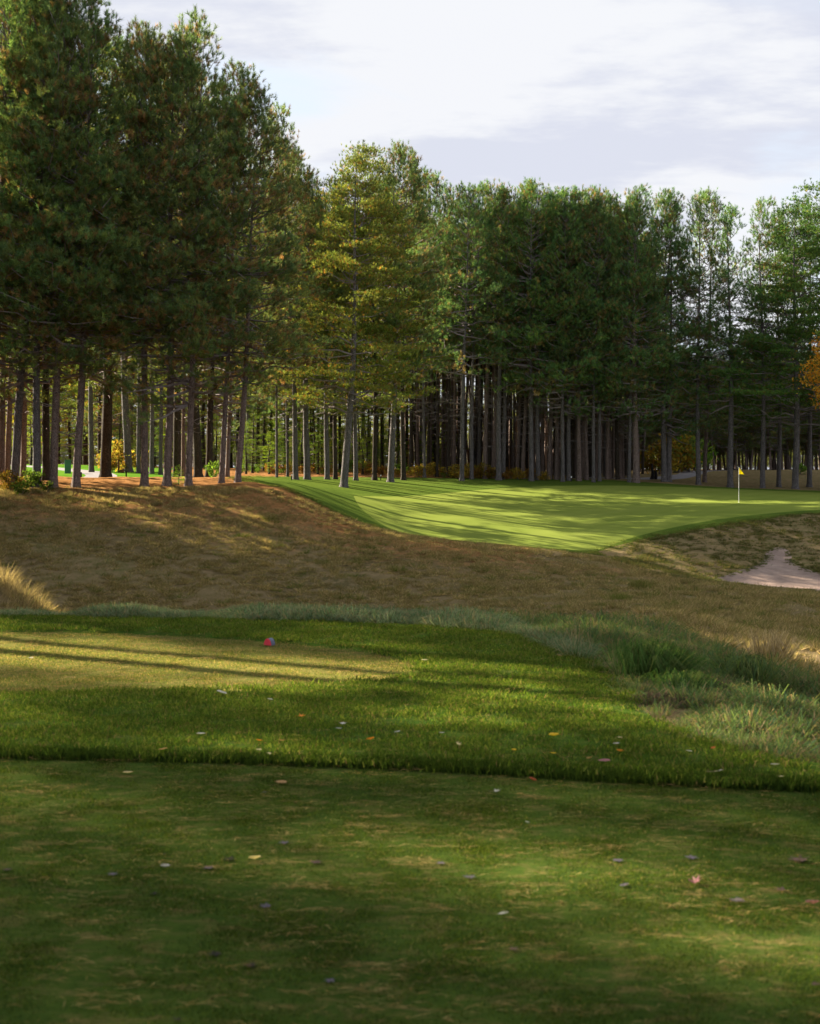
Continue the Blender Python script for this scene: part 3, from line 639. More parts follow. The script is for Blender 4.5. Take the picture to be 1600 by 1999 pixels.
# young conifers of the understorey
for i, (px, Y, top) in enumerate([(492, 103, 770), (515, 108, 745), (540, 104, 800), (560, 110, 760), (590, 108, 800), (612, 112, 740), (640, 106, 830), (700, 112, 760), (715, 108, 810), (745, 114, 790), (505, 118, 700), (530, 121, 720), (555, 117, 690), (575, 106, 840), (605, 122, 700), (628, 118, 730), (655, 121, 720), (680, 117, 790), (722, 120, 760), (760, 119, 770), (785, 122, 780), (470, 122, 740), (620, 104, 850), (707, 105, 855), (775, 108, 860), (812, 116, 800), (150, 119, 800), (100, 121, 780), (330, 121, 760), (380, 119, 780), (420, 116, 800), (480, 96, 850), (525, 99, 840), (870, 118, 700), (845, 121, 740), (300, 110, 790), (275, 118, 770), (235, 120, 760), (60, 110, 800), (20, 112, 830)]):
    tree_px(px, Y, 5, top, crown='young', bark_='dark', color=random.choice([(0.9, 1.2, 0.6), (1.2, 1.4, 0.6), (0.6, 0.9, 0.5)]), label='bushy young conifer under the tall pines', group='young conifers under the tall pines', name='conifer_sapling', cs=0.9, dead=False)
# pines that stand left of the picture and throw the shade
shade_trees = []
def by_sun(q, d, x0=-1.0):
    """Point d metres towards the sun from the ground line whose offset across the sun's direction is q."""
    return (x0 - ca * d, (q - x0 * sa) / ca + sa * d)
for q in np.arange(23.5, 37, 3.8):
    for d in np.arange(22, 50, 6.0):
        shade_trees.append(by_sun(q + random.uniform(-1.1, 1.1), d + random.uniform(-2, 2), -8.0) + (random.choice(['long', 'long', 'short']),))
for q in (33.5, 36.5, 39.6):
    for d in np.arange(20, 48, 5.0):
        shade_trees.append(by_sun(q + random.uniform(-.7, .7), d + random.uniform(-1.5, 1.5), -6.0) + ('short' if q > 39 else 'long',))
for q, d, k_ in [(13.0, 36, 'long'), (15.0, 41, 'long'), (12.3, 43, 'short'), (14.2, 30, 'short'), (7.3, 41, 'short'), (6.35, 38, 'short'), (4.1, 22, 'short'), (2.9, 41, 'short'), (3.5, 44, 'short'), (2.2, 38, 'short'), (0.2, 30, 'long'), (-1.5, 34, 'long'), 
              (9.6, 15, 'short'), (10.2, 18, 'short'), (3.1, 17, 'short'), (11.2, 14, 'short'), (-3.5, 28, 'long')]:
    shade_trees.append(by_sun(q, d) + (k_,))
for (X, Y, k_) in shade_trees:
    if abs(X) < 0.288 * Y + 3: continue
    tree(X, Y, random.uniform(20.5, 22.5), random.uniform(0.34, 0.44), k_, 'red', label='pine of the grove left of the picture casting shade on the tee', group='grove left of the picture', dead=False)

# ------------------------------------------------------------------ broadleaf shrubs and small trees
def leaf_cloud(seed, n, rx, rz, zc, lsize, cols, stems=6, clumps=24, hstem=None):
    r = np.random.default_rng(seed); a = Acc()
    cl_ = unit(r.normal(size=(clumps, 3))) * (r.random((clumps, 1)) ** 0.45) * [rx, rx, rz] + [0, 0, zc]
    c = cl_[r.integers(0, clumps, n)] + r.normal(size=(n, 3)) * [rx * .17, rx * .17, rz * .17]
    c[:, 2] = np.maximum(c[:, 2], 0.03)
    d1 = unit(r.normal(size=(n, 3))); d2 = unit(np.cross(d1, r.normal(size=(n, 3)))); s = (lsize * r.uniform(.6, 1.2, n))[:, None]
    v = np.stack([c - d1 * s, c + d2 * s * .45, c + d1 * s, c - d2 * s * .45], 1).reshape(-1, 3); b = (np.arange(n) * 4)[:, None]
    cs_ = np.array(cols)[r.integers(0, len(cols), n)] * r.uniform(.7, 1.25, (n, 1)); a.add(v, np.concatenate([b + [0, 1, 2], b + [0, 2, 3]]), np.repeat(cs_, 4, 0), 0)
    for i in range(stems):
        e = cl_[i % clumps]; p = np.array([[r.normal() * .05, r.normal() * .05, -0.1], [e[0] * .4, e[1] * .4, e[2] * .55], e]); vv, tt = tube(p, [0.02 * rx + .006, 0.012 * rx + .004, .004], 4); a.add(vv, tt, (1, 1, 1), 1)
    return a.mesh('shrub', [M_LEAF, M_DEAD])
YEL = [(0.30, 0.21, 0.03), (0.38, 0.28, 0.04), (0.18, 0.19, 0.04), (0.30, 0.15, 0.03)]
ORG = [(0.26, 0.12, 0.03), (0.20, 0.08, 0.025), (0.30, 0.18, 0.04), (0.12, 0.09, 0.03)]
GRN = [(0.10, 0.19, 0.03), (0.15, 0.24, 0.035), (0.07, 0.13, 0.025)]
SH = {'yellow': leaf_cloud(31, 900, .8, .55, .6, .09, YEL), 'orange': leaf_cloud(32, 800, .75, .45, .5, .09, ORG), 'green': leaf_cloud(33, 900, .7, .5, .55, .08, GRN), 'green_small': leaf_cloud(36, 420, .45, .4, .45, .07, GRN)}
def shrub(px, Y, kind, s, label, group='undergrowth shrubs at the foot of the trees'):
    X = (px - CX) * Y / F; o = link('shrub', SH[kind], label=label, category='shrub', group=group); o.location = (X, Y, z_at(X, Y) - 0.03); o.scale = (s, s, s * random.uniform(.85, 1.15)); o.rotation_euler = (0, 0, random.uniform(0, 6.28)); return o
NAMES = {'yellow': 'yellow autumn shrub low among the shaded trunks', 'orange': 'orange-brown autumn shrub low among the shaded trunks', 'green': 'green leafy shrub low among the shaded trunks', 'green_small': 'small green shrub low among the shaded trunks'}
for i in range(34):
    px = 470 + i * 19.5 + random.uniform(-8, 8); kd = random.choice(['yellow', 'orange', 'green_small', 'green', 'yellow'])
    if 1060 < px and random.random() < 0.7: continue
    shrub(px, random.uniform(103, 108) if px > 620 else random.uniform(98, 112), kd, random.uniform(.4, 1.0), NAMES[kd])
shrub(1050, 68, 'green_small', 0.0001, 'x').location = (0, 0, -50)
bpy.data.objects.remove(bpy.data.objects[[o.name for o in COL.objects if o.get('label') == 'x'][0]])
for px, Y, kd, s, lb in [(62, 61.5, 'green', .9, 'green bush at the foot of the leaning grey pine'), (22, 61, 'yellow', .7, 'yellow-green bush at the left edge of the bank'), (40, 60, 'green_small', .9, 'light green sprig below the leftmost pines'),
                         (93, 61, 'green_small', .7, 'small green weed between two left trunks'), (220, 90, 'yellow', 1.3, 'small yellow tree beside the brown post'), (238, 93, 'yellow', 1.7, 'bright yellow sapling behind the thick dark trunk'),
                         (948, 104.2, 'yellow', 1.0, 'bright yellow shrub behind the reddish pine in the stand'), (1288, 128, 'yellow', 2.6, 'yellow leafy tree beside the path under the dark boughs'), (1318, 134, 'yellow', 3.0, 'larger yellow tree behind the thick pair of trunks'), (1345, 136, 'green', 3.2, 'lime green tree beyond the path bend'),
                         (420, 72, 'green_small', 1.0, 'small shrub beside the lichen-flecked trunk'), (1560, 121, 'green_small', 1.4, 'little dark bush on the mound at right')]:
    sb_ = shrub(px, Y, kd, s, lb, 'individual bushes')
    if kd == 'yellow': sb_.color = (.7, .72, .8, 1)
    if px < 110: sb_.color = (.6, .55, .6, 1)
# seedling with fern-like boughs
tree_px(348, 63.2, 2, 905, crown='young', bark_='dark', color=(1.7, 2.2, 0.9), label='small bright green conifer seedling between two left pines', name='conifer_sapling', cs=2.0, dead=False)
# orange maple at the right edge
mc = leaf_cloud(41, 6000, 2.6, 3.0, 8.2, .12, [(0.50, 0.24, 0.03), (0.42, 0.17, 0.02), (0.55, 0.33, 0.05)], stems=16, clumps=60)
mr_ = bpy.data.objects.new('maple_tree', None); COL.objects.link(mr_); X, Y = (1648 - CX) * 98 / F, 98; mr_.location = (X, Y, z_at(X, Y)); mr_['label'] = 'orange autumn maple reaching in at the right edge'; mr_['category'] = 'tree'
link('crown', mc, mr_); tk = link('trunk', TR['dark'][0][0], mr_); tk.scale = (.7, .7, .42)

# ------------------------------------------------------------------ grasses (scattered, uncountable)
def scatter(name, pts3, protos, scl, label, rot=None, kind='stuff', color=(1, 1, 1)):
    n = len(pts3); me = bpy.data.meshes.new(name); me.vertices.add(n); me.vertices.foreach_set('co', np.asarray(pts3, np.float32).ravel())
    r = np.zeros((n, 3), np.float32); r[:, 2] = RNG.uniform(0, 6.283, n)
    r[:, :2] = RNG.normal(size=(n, 2)) * 0.06
    a = me.attributes.new('rot', 'FLOAT_VECTOR', 'POINT'); a.data.foreach_set('vector', r.ravel())
    a = me.attributes.new('scl', 'FLOAT', 'POINT'); a.data.foreach_set('value', np.asarray(scl, np.float32))
    a = me.attributes.new('idx', 'INT', 'POINT'); a.data.foreach_set('value', RNG.integers(0, len(protos), n).astype(np.int32))
    o = link(name, me, kind=kind, label=label)
    cg = bpy.data.collections.new(name + '_tufts')
    for i, pm in enumerate(protos):
        po = bpy.data.objects.new('%s_tuft_%02d' % (name, i), pm); po.color = (*color, 1); cg.objects.link(po)
    g_ = bpy.data.node_groups.new(name, 'GeometryNodeTree'); g_.interface.new_socket('Geometry', in_out='INPUT', socket_type='NodeSocketGeometry'); g_.interface.new_socket('Geometry', in_out='OUTPUT', socket_type='NodeSocketGeometry')
    gi, go = g_.nodes.new('NodeGroupInput'), g_.nodes.new('NodeGroupOutput'); ip = g_.nodes.new('GeometryNodeInstanceOnPoints'); ci = g_.nodes.new('GeometryNodeCollectionInfo')
    ci.inputs['Collection'].default_value = cg; ci.inputs['Separate Children'].default_value = True; ci.inputs['Reset Children'].default_value = True
    def na(nm, ty):
        x = g_.nodes.new('GeometryNodeInputNamedAttribute'); x.data_type = ty; x.inputs[0].default_value = nm; return [s for s in x.outputs if s.enabled and s.name == 'Attribute'][0]
    L(g_, gi.outputs[0], ip.inputs['Points']); L(g_, ci.outputs[0], ip.inputs['Instance']); ip.inputs['Pick Instance'].default_value = True
    L(g_, na('idx', 'INT'), ip.inputs['Instance Index']); L(g_, na('rot', 'FLOAT_VECTOR'), ip.inputs['Rotation']); L(g_, na('scl', 'FLOAT'), ip.inputs['Scale'])
    L(g_, ip.outputs[0], go.inputs[0])
    md = o.modifiers.new('scatter', 'NODES'); md.node_group = g_
    return o
def gpatch(seed, n, size, h, w, cols, lean=0.35, droop=0.3, mat=None, seg=1, dry=0.0, drycol=(0.26, 0.19, 0.08), fan=False):
    r = np.random.default_rng(seed); b = np.c_[r.uniform(-size / 2, size / 2, (n, 2)), np.zeros(n)]
    if not fan and size > .06:
        b[:, :2] = r.normal(size=(n, 2)) * size * 0.42
    d = np.c_[r.normal(size=(n, 2)) * lean, np.ones(n)]
    if fan: d[:, :2] += b[:, :2] / size * 2.2 * lean * 2
    cs_ = np.array(cols)[r.integers(0, len(cols), n)] * r.uniform(.7, 1.3, (n, 1))
    k = r.random(n) < dry; cs_[k] = np.array(drycol) * r.uniform(.6, 1.25, (k.sum(), 1))
    v, t, c_ = blades(b, d, h * r.uniform(.55, 1.15, n), w, droop, cs_, r, seg); a = Acc(); a.add(v, t, c_); return a.mesh('grass_patch', [mat or M_GRASS])
def rnd_in(poly, dens, excl=(), xlim=None, ylim=None, fov=1.12):
    p = np.array(poly); x0, y0 = p.min(0); x1, y1 = p.max(0)
    if ylim: y0, y1 = max(y0, ylim[0]), min(y1, ylim[1])
    if xlim: x0, x1 = max(x0, xlim[0]), min(x1, xlim[1])
    n = int((x1 - x0) * (y1 - y0) * dens); x, y = RNG.uniform(x0, x1, n), RNG.uniform(y0, y1, n)
    k = inpoly(x, y, poly) & (np.abs(x) < 0.5 + y * 0.29 * fov)
    for e in excl: k &= ~inpoly(x, y, e)
    return x[k], y[k]
def lift(x, y, dz=0.0): return np.c_[x, y, zbase(x, y) + dz]
slim_red = trunk_mesh(61, M_BARK_RED, r0=.13)[0]; slim_dark = trunk_mesh(62, M_BARK_DARK, r0=.14)[0]; low_red = trunk_mesh(63, M_BARK_RED, r0=.22)[0]
fw = []
for _ in range(620):
    yy = RNG.uniform(178, 250); xx = RNG.uniform(-0.36, 0.36) * yy; fw.append((xx, yy))
fw = np.array(fw); fs_ = RNG.uniform(.30, .85, len(fw)); fw[:300, 1] = RNG.uniform(174, 184, 300); fw[:300, 0] = RNG.uniform(-.36, .36, 300) * fw[:300, 1]; fs_[:300] = RNG.uniform(.14, .26, 300)
scatter('far_woods', lift(fw[:, 0], fw[:, 1], -0.3), CR['young'] + CR['young'], fs_, 'far wood closing the view behind all the trunks', color=(.75, .9, .5))
fw = np.array([(x_, y_) for y_ in np.arange(124, 172, 2.6) for x_ in np.arange(0.3, 18.5, 1.45)]); fw = fw + RNG.normal(size=fw.shape) * .5
p_ = lift(fw[:, 0] * (1 + (fw[:, 1] - 108) / 108 * .9), fw[:, 1], -.3); sc_ = RNG.uniform(.9, 1.0, len(fw))
scatter('deep_stand_trunks', p_, [slim_red, slim_dark], sc_, 'mass of dark trunks at the back of the dense stand'); scatter('deep_stand_crowns', p_, CR['high'], sc_, 'merged crowns at the back of the dense stand')
ys_ = []
for row in range(6):
    for i in range(22):
        px = 1255 + i * 18 + random.uniform(-6, 6) + row * 5; Y = 147 + row * 4.5 + random.uniform(-1.5, 1.5); ys_.append(((px - CX) * Y / F, Y))
ys_ = np.array(ys_); p_ = lift(ys_[:, 0], ys_[:, 1], -.1); sc_ = RNG.uniform(.46, .60, len(ys_))
scatter('young_stand_trunks', p_, [low_red], sc_, 'small straight trunks of the far young stand beyond the mound'); scatter('young_stand_crowns', p_, CR['long'], sc_, 'crowns of the far young stand beyond the mound', color=(1.1, 1.15, .8))
TEE_G = [(0.054, 0.080, 0.011), (0.076, 0.104, 0.013), (0.036, 0.058, 0.010)]
RGH_G = [(0.062, 0.110, 0.014), (0.100, 0.150, 0.018), (0.048, 0.082, 0.013), (0.14, 0.16, 0.032)]
x, y = rnd_in(poly_near, 75, ylim=(3.2, 9.5))
scatter('tee_grass', lift(x, y), [gpatch(50 + i, 210, .17, .014, .0028, TEE_G + [(0.02, 0.04, 0.01)], .8, seg=1, dry=.02) for i in range(3)], RNG.uniform(.8, 1.25, len(x)), 'short mown grass of the nearest tee')
x, y = rnd_in(poly_front, 60)
scatter('front_tee_grass', lift(x, y), [gpatch(60 + i, 90, .18, .018, .005, [(0.11, 0.14, 0.03), (0.16, 0.17, 0.04), (0.085, 0.115, 0.025)], .8, dry=.3, drycol=(.30, .22, .09)) for i in range(3)], RNG.uniform(.8, 1.25, len(x)), 'short pale worn grass on the front tee')
x, y = rnd_in(poly_rough, 85, (poly_near, poly_front), ylim=(5, 18))
scatter('lawn_grass', lift(x, y, .028), [gpatch(70 + i, 90, .16, .038, .0056, RGH_G, .38, seg=2, droop=.35, dry=.06) for i in range(4)], RNG.uniform(.7, 1.25, len(x)), 'longer bright green grass between and around the tees')

nl = np.array(near_line); u = RNG.uniform(0, len(nl) - 1.001, 2600); i_ = u.astype(int); q_ = nl[i_] * (1 - (u - i_))[:, None] + nl[i_ + 1] * (u - i_)[:, None]
q_[:, 1] += .02 + np.abs(RNG.normal(size=len(q_))) * .05; q_ = q_[np.abs(q_[:, 0]) < .5 + q_[:, 1] * .33]
scatter('lip_grass', lift(q_[:, 0], q_[:, 1], .0), [gpatch(75 + i, 46, .10, .060, .0050, [(0.035, 0.062, 0.011), (0.055, 0.088, 0.013), (0.025, 0.045, 0.010)], .25, seg=2, droop=.3) for i in range(3)], RNG.uniform(.7, 1.15, len(q_)), 'uncut lawn grass along the edge of the nearest tee, undercut shade coloured in')  # taller lip grass, coloured dark to paint in the shade under the edge

# fine blue-green fescue at the tee's edge
FES = [(0.14, 0.205, 0.115), (0.18, 0.24, 0.135), (0.10, 0.165, 0.075), (0.22, 0.235, 0.14)]
fes = [gpatch(80 + i, 110, .22, .30, .006, FES, .42, .75, seg=2, dry=.12, fan=True, drycol=(.30, .24, .14)) for i in range(4)]
xs = RNG.uniform(-6.5, 1.6, 900); cly = np.array([q for q in cl]); o_ = np.argsort(cly[:, 0]); edge_y = np.interp(xs, cly[o_][:, 0], cly[o_][:, 1])
ys = edge_y + 0.08 + np.abs(RNG.normal(size=900)) * 0.55
scatter('fescue_fringe', lift(xs, ys, -0.02), fes, (.35 + .85 * vnoise(xs * 1.7, ys * 0.3, 21)) * RNG.uniform(.7, 1.15, 900), 'fine blue-green fescue fringing the far edge of the tees')
bank_poly = cl[-60:] if False else None
right_bank = [q for q in cl if q[0] > 0.7] + [(5.0, 8.6)] + unproj([(1700, 1375), (1600, 1352), (1450, 1290), (1300, 1238), (1180, 1216), (1060, 1208), (960, 1206)], 5, 18.5)
x, y = rnd_in(right_bank, 36)
GRB = [(0.085, 0.140, 0.042), (0.120, 0.175, 0.055), (0.150, 0.170, 0.062), (0.070, 0.125, 0.062)]
tall = [gpatch(90 + i, 120, .24, .34, .0062, GRB, .55, .9, seg=2, dry=.26, fan=True, drycol=(.26, .19, .11)) for i in range(5)]
edx = np.min([np.hypot(x - q[0], y - q[1]) for q in cl], axis=0)
scatter('bank_fescue', lift(x, y, -0.02), tall, RNG.uniform(.5, 1.05, len(x)) * np.clip(.55 + edx * .7, .55, 1) * (.55 + .8 * vnoise(x * 1.6, y * 1.3, 31)), 'long lying fescue on the bank right of the tees')
x, y = rnd_in(right_bank, 2.2)
stalk = [gpatch(110 + i, 8, 0.12, .45, .0035, [(0.34, 0.25, 0.15), (0.28, 0.21, 0.13)], .14, .1, seg=2, mat=M_DRY) for i in range(3)]
k = y > 12
scatter('seed_stalks', lift(x[k], y[k]), stalk, RNG.uniform(.5, 1.1, k.sum()), 'thin pale seed stalks standing in the bank fescue')

# unmown bank across the valley
hill = [(-19, 41), (-19, 62), (-8, 62), (-4, 61), (3, 59), (8, 58), (11, 54), (15, 50), (19, 49), (19, 12), (4.4, 12), (3.4, 16), (0.8, 19), (0, 30), (-3, 41)]
BR = [(0.26, 0.195, 0.088), (0.32, 0.235, 0.11), (0.18, 0.165, 0.058), (0.40, 0.30, 0.16), (0.15, 0.155, 0.050)]
bt = [gpatch(120 + i, 44, .24, .17, .014, BR, .65, .5, seg=1, mat=M_DRY, fan=True) for i in range(5)]
x, y = rnd_in(hill, 34)
k = RNG.random(len(x)) < 0.15 + 1.0 * vnoise(x * 1.1, y * 1.1, 9)
x, y = x[k], y[k]
scatter('bank_grass', lift(x, y), bt, RNG.uniform(.5, 1.25, len(x)), 'tufted brown grass on the long bank')
bl_poly = [(10, 52), (8, 59), (11, 68), (14, 76), (19, 78), (24, 78), (24, 50)]
x, y = rnd_in(bl_poly, 14, (poly_bunker, poly_fringe, poly_green))
bt2 = [gpatch(130 + i, 34, .24, .15, .016, [(0.09, 0.10, 0.03), (0.12, 0.11, 0.04), (0.06, 0.095, 0.03), (.15, .115, .05)], .65, .5, seg=1, mat=M_DRY, fan=True) for i in range(3)]
scatter('bunker_bank_grass', lift(x, y), bt2, RNG.uniform(.6, 1.4, len(x)), 'olive tufted grass on the slope round the bunker')
# green clumps scattered over the bank, dry tall stalks at left and right
x, y = rnd_in([(-19, 43), (-19, 62), (18, 50), (18, 28), (6, 30), (0, 44)], 0.5)
scatter('bank_green_tufts', lift(x, y), [gpatch(140 + i, 60, .45, .26, .016, [(0.085, 0.115, 0.025), (0.12, 0.14, 0.03)], .6, .5, seg=1, fan=True) for i in range(3)], RNG.uniform(.5, 1.2, len(x)), 'greener grass tufts dotted over the brown bank')
dry = [gpatch(150 + i, 26, .25, .55, .008, [(0.32, 0.25, 0.13), (0.26, 0.2, 0.10)], .22, .2, seg=2, mat=M_DRY, fan=True) for i in range(3)]
xs = np.concatenate([RNG.normal(-8.6, 1.2, 420), RNG.normal(-8.8, 1.6, 220)]); ys = np.concatenate([RNG.normal(27.5, 1.4, 420), RNG.normal(24.5, 1.5, 220)])
scatter('dry_stalks', lift(xs, ys), dry, RNG.uniform(.4, .9, len(xs)), 'dry straw-coloured stalks on the low knoll at left')
kn = [gpatch(155 + i, 60, .35, .22, .012, BR, .55, .5, seg=1, mat=M_DRY, fan=True) for i in range(3)]
x, y = rnd_in([(-14, 20), (-14, 33), (-5, 31), (-4.5, 22)], 16)
scatter('knoll_grass', lift(x, y), kn, RNG.uniform(.5, 1.2, len(x)), 'brown grass covering the low knoll at left')

# ragged edge tufts where mown and unmown ground meet
def along(poly, n, w):
    p = np.array(poly + [poly[0]]); d = np.linalg.norm(np.diff(p, axis=0), axis=1); cs_ = np.concatenate([[0], np.cumsum(d)]); u = RNG.uniform(0, cs_[-1], n)
    q = np.stack([np.interp(u, cs_, p[:, 0]), np.interp(u, cs_, p[:, 1])], 1) + RNG.normal(size=(n, 2)) * w; return q[:, 0], q[:, 1]
x, y = along(poly_fringe, 5200, .28); k = (y < 92) & (np.abs(x) < y * .31)
scatter('edge_grass', lift(x[k], y[k], -.03), [gpatch(160 + i, 30, .24, .13, .016, [(0.085, 0.115, 0.026), (0.14, 0.13, 0.045), (0.07, 0.10, 0.022)], .6, .5, seg=1, fan=True) for i in range(3)], RNG.uniform(.5, 1.2, k.sum()), 'ragged grass along the edge of the mown turf')
x, y = along(poly_bunker, 900, .16); k = (y > 56)
scatter('bunker_lip_grass', lift(x[k], y[k], -.02), [gpatch(165 + i, 36, .26, .20, .016, [(0.06, 0.085, 0.022), (0.10, 0.10, 0.035)], .6, .5, seg=1, fan=True) for i in range(3)], RNG.uniform(.3, .8, k.sum()), 'dark grass hanging over the bunker lip')

# individually countable tussocks on the right bank
def tussock(seed, n, r_, h, cols, lean, drx):
    r = np.random.default_rng(seed); b = np.c_[r.normal(size=(n, 2)) * r_ * .30, np.zeros(n)]; d = np.c_[r.normal(size=(n, 2)) * lean, np.ones(n)]; d[:, 0] += drx; d[:, :2] += b[:, :2] / r_ * .9
    cs_ = np.array(cols)[r.integers(0, len(cols), n)] * r.uniform(.6, 1.3, (n, 1)); v, t, c_ = blades(b, d, h * r.uniform(.6, 1.1, n), .0075, .95, cs_, r, 2); a = Acc(); a.add(v, t, c_); return a.mesh('grass_tussock', [M_GRASS])
DKG = [(0.055, 0.120, 0.030), (0.085, 0.155, 0.040), (0.13, 0.17, 0.055)]
PUR = [(0.13, 0.085, 0.075), (0.10, 0.09, 0.06), (0.07, 0.10, 0.05)]
TUS = [(1262, 1325, 1500, .30, .62, DKG, .22, .42, 'large dark green grass tussock drooping right at the lawn edge'), (1330, 1360, 700, .25, .42, DKG, .4, .5, 'dark tussock just right of the large drooping one'), (1375, 1365, 700, .22, .34, PUR, .4, -.3, 'reddish-grey matted grass clump in the middle of the bank'),
       (1450, 1330, 900, .35, .45, GRB, .35, -.2, 'round olive tussock beyond the reddish clump'), (1290, 1375, 600, .3, .22, PUR, .6, .4, 'flattened brownish clump below the large tussock'), (1250, 1150, 320, .5, .55, [(0.12, 0.15, 0.03), (0.2, 0.18, 0.06)], .3, 0, 'yellow-green tuft on the far bank ridge'),
       (1212, 1175, 260, .5, .5, [(0.12, 0.15, 0.03), (0.16, 0.16, 0.05)], .3, 0, 'olive tuft left of the ridge tuft'), (1500, 1290, 260, .3, .6, [(0.42, 0.33, 0.2), (0.3, 0.23, 0.13)], .2, .15, 'pale straw tuft with tall stalks on the right slope'), (1597, 1452, 200, .08, .16, [(0.5, 0.42, 0.28)], .5, 0, 'bleached little tuft at the right picture edge'),
       (965, 1225, 700, .35, .30, FES, .5, .3, 'blue-green fescue clump at the back edge of the lawn'), (760, 1212, 600, .35, .25, FES, .5, .2, 'low blue-green fescue clump behind the rounded tee end')]
for i, (px, py, n, r_, h, cols, ln, dr, lb) in enumerate(TUS):
    X, Y = unproj([(px, py)], 5, 60)[0]; o = link('grass_tussock', tussock(200 + i, n, r_, h * (Y / 12 if Y < 30 else 1.3) ** 0.35, cols, ln, dr), label=lb, category='grass tussock'); o.location = (X, Y, z_at(X, Y) - .02)

# ------------------------------------------------------------------ litter: needles (stuff) and leaves (things)
def needle_litter(n, poly, name, label, dz, ylim, spots=9, cols=((0.34, 0.21, 0.08), (0.26, 0.145, 0.05), (0.42, 0.29, 0.13)), excl=(), w=.0014):
    x, y = rnd_in(poly, spots, excl, ylim=ylim); i = RNG.integers(0, len(x), n); cx_ = x[i] + RNG.normal(size=n) * .07; cy_ = y[i] + RNG.normal(size=n) * .018
    k = inpoly(cx_, cy_, poly); cx_, cy_ = cx_[k], cy_[k]; n = len(cx_)
    z = zbase(cx_, cy_) + dz + RNG.uniform(0, .006, n); az = RNG.normal(0, .30, n) + (RNG.random(n) < .25) * RNG.uniform(-1.5, 1.5, n); ln = RNG.uniform(.035, .085, n)
    c0 = np.stack([cx_, cy_, z], 1); d = np.stack([np.cos(az), np.sin(az), np.zeros(n)], 1); sd = np.stack([-np.sin(az), np.cos(az), np.zeros(n)], 1); w_ = w
    cv = RNG.normal(size=n)[:, None] * .012; mid = c0 + sd * cv + [0, 0, .004]
    v = np.stack([c0 - d * ln[:, None] / 2, mid - sd * w_, mid + sd * w_, c0 + d * ln[:, None] / 2], 1).reshape(-1, 3); b = (np.arange(n) * 4)[:, None]
    cs_ = np.array(cols)[RNG.integers(0, len(cols), n)] * RNG.uniform(.5, 1.2, (n, 1)); a = Acc(); a.add(v, np.concatenate([b + [0, 1, 2], b + [1, 3, 2]]), np.repeat(cs_, 4, 0)); return link(name, a.mesh(name, [M_LITTER]), kind='stuff', label=label)
needle_litter(6500, poly_near, 'needle_litter', 'tan fallen pine needles strewn over the nearest tee', .012, (3.2, 9.5), 34, w=.0016, cols=((0.32, 0.20, 0.075), (0.25, 0.145, 0.05), (0.38, 0.27, 0.11)))
needle_litter(4500, poly_front, 'front_needle_litter', 'pale needles strewn over the front tee', .016, (9, 17), 30, w=.0022)
needle_litter(1600, poly_rough, 'lawn_needle_litter', 'tan needles caught in the lawn grass', .070, (7, 18), 20, excl=(poly_near, poly_front), w=.0016)

def maple_leaf(seed, cup=.25):
    r = np.random.default_rng(seed); a = []
    lob = [(-90, .30), (-60, .52), (-42, .40), (-18, .82), (0, .50), (22, .42), (42, .92), (60, .50), (78, .55), (90, 1.0), (102, .55), (120, .50), (138, .92), (158, .42), (180, .50), (198, .82), (222, .40), (240, .52)]
    p = np.array([[math.cos(math.radians(t)) * q * r.uniform(.88, 1.1), math.sin(math.radians(t)) * q * r.uniform(.88, 1.1)] for t, q in lob]) * .5
    rr = np.hypot(p[:, 0], p[:, 1]); z = cup * rr ** 1.3 * r.uniform(.3, 1.4, len(p)); ring = np.c_[p, z]; mid = np.c_[p * .5, z * .3]
    v = np.concatenate([[[0, 0, 0]], mid, ring]); n = len(p); t = []
    for i in range(n):
        j = (i + 1) % n; t += [(0, 1 + i, 1 + j), (1 + i, 1 + n + i, 1 + n + j), (1 + i, 1 + n + j, 1 + j)]
    A_ = Acc(); A_.add(v, t, (1, 1, 1)); vv, tt = tube(np.array([[0, -.1, .01], [.02, -.35, .03], [.06, -.62, .10]]), [.012, .010, .008], 4); A_.add(vv, tt, (.8, .6, .5)); return A_.mesh('fallen_leaf', [M_FALLEN])
def oval_leaf(seed, cup=.35):
    r = np.random.default_rng(seed); n = 12; a = np.arange(n) * 2 * np.pi / n; p = np.c_[np.sin(a) * .26 * (1 + .12 * np.cos(a)), np.cos(a) * .5] * r.uniform(.93, 1.07, (n, 1))
    z = cup * (np.abs(p[:, 0]) * 1.2 + p[:, 1] ** 2 * .7); v = np.concatenate([[[0, 0, 0]], np.c_[p, z]]); t = [(0, 1 + i, 1 + (i + 1) % n) for i in range(n)]
    A_ = Acc(); A_.add(v, t, (1, 1, 1)); vv, tt = tube(np.array([[0, -.5, .1], [.02, -.7, .12]]), [.012, .008], 4); A_.add(vv, tt, (.8, .6, .5)); return A_.mesh('fallen_leaf', [M_FALLEN])
LF = [maple_leaf(301, .12), maple_leaf(302, .5), oval_leaf(303), oval_leaf(304, .8)]
COLS = {'white': (0.50, 0.47, 0.41), 'cream': (0.62, 0.50, 0.25), 'tan': (0.42, 0.24, 0.10), 'yellow': (0.72, 0.45, 0.03), 'orange': (0.62, 0.22, 0.03), 'pink': (0.32, 0.13, 0.14), 'brown': (0.09, 0.055, 0.05), 'lilac': (0.115, 0.095, 0.115), 'black': (0.03, 0.022, 0.018), 'grey': (0.36, 0.36, 0.38), 'red': (0.42, 0.10, 0.05)}
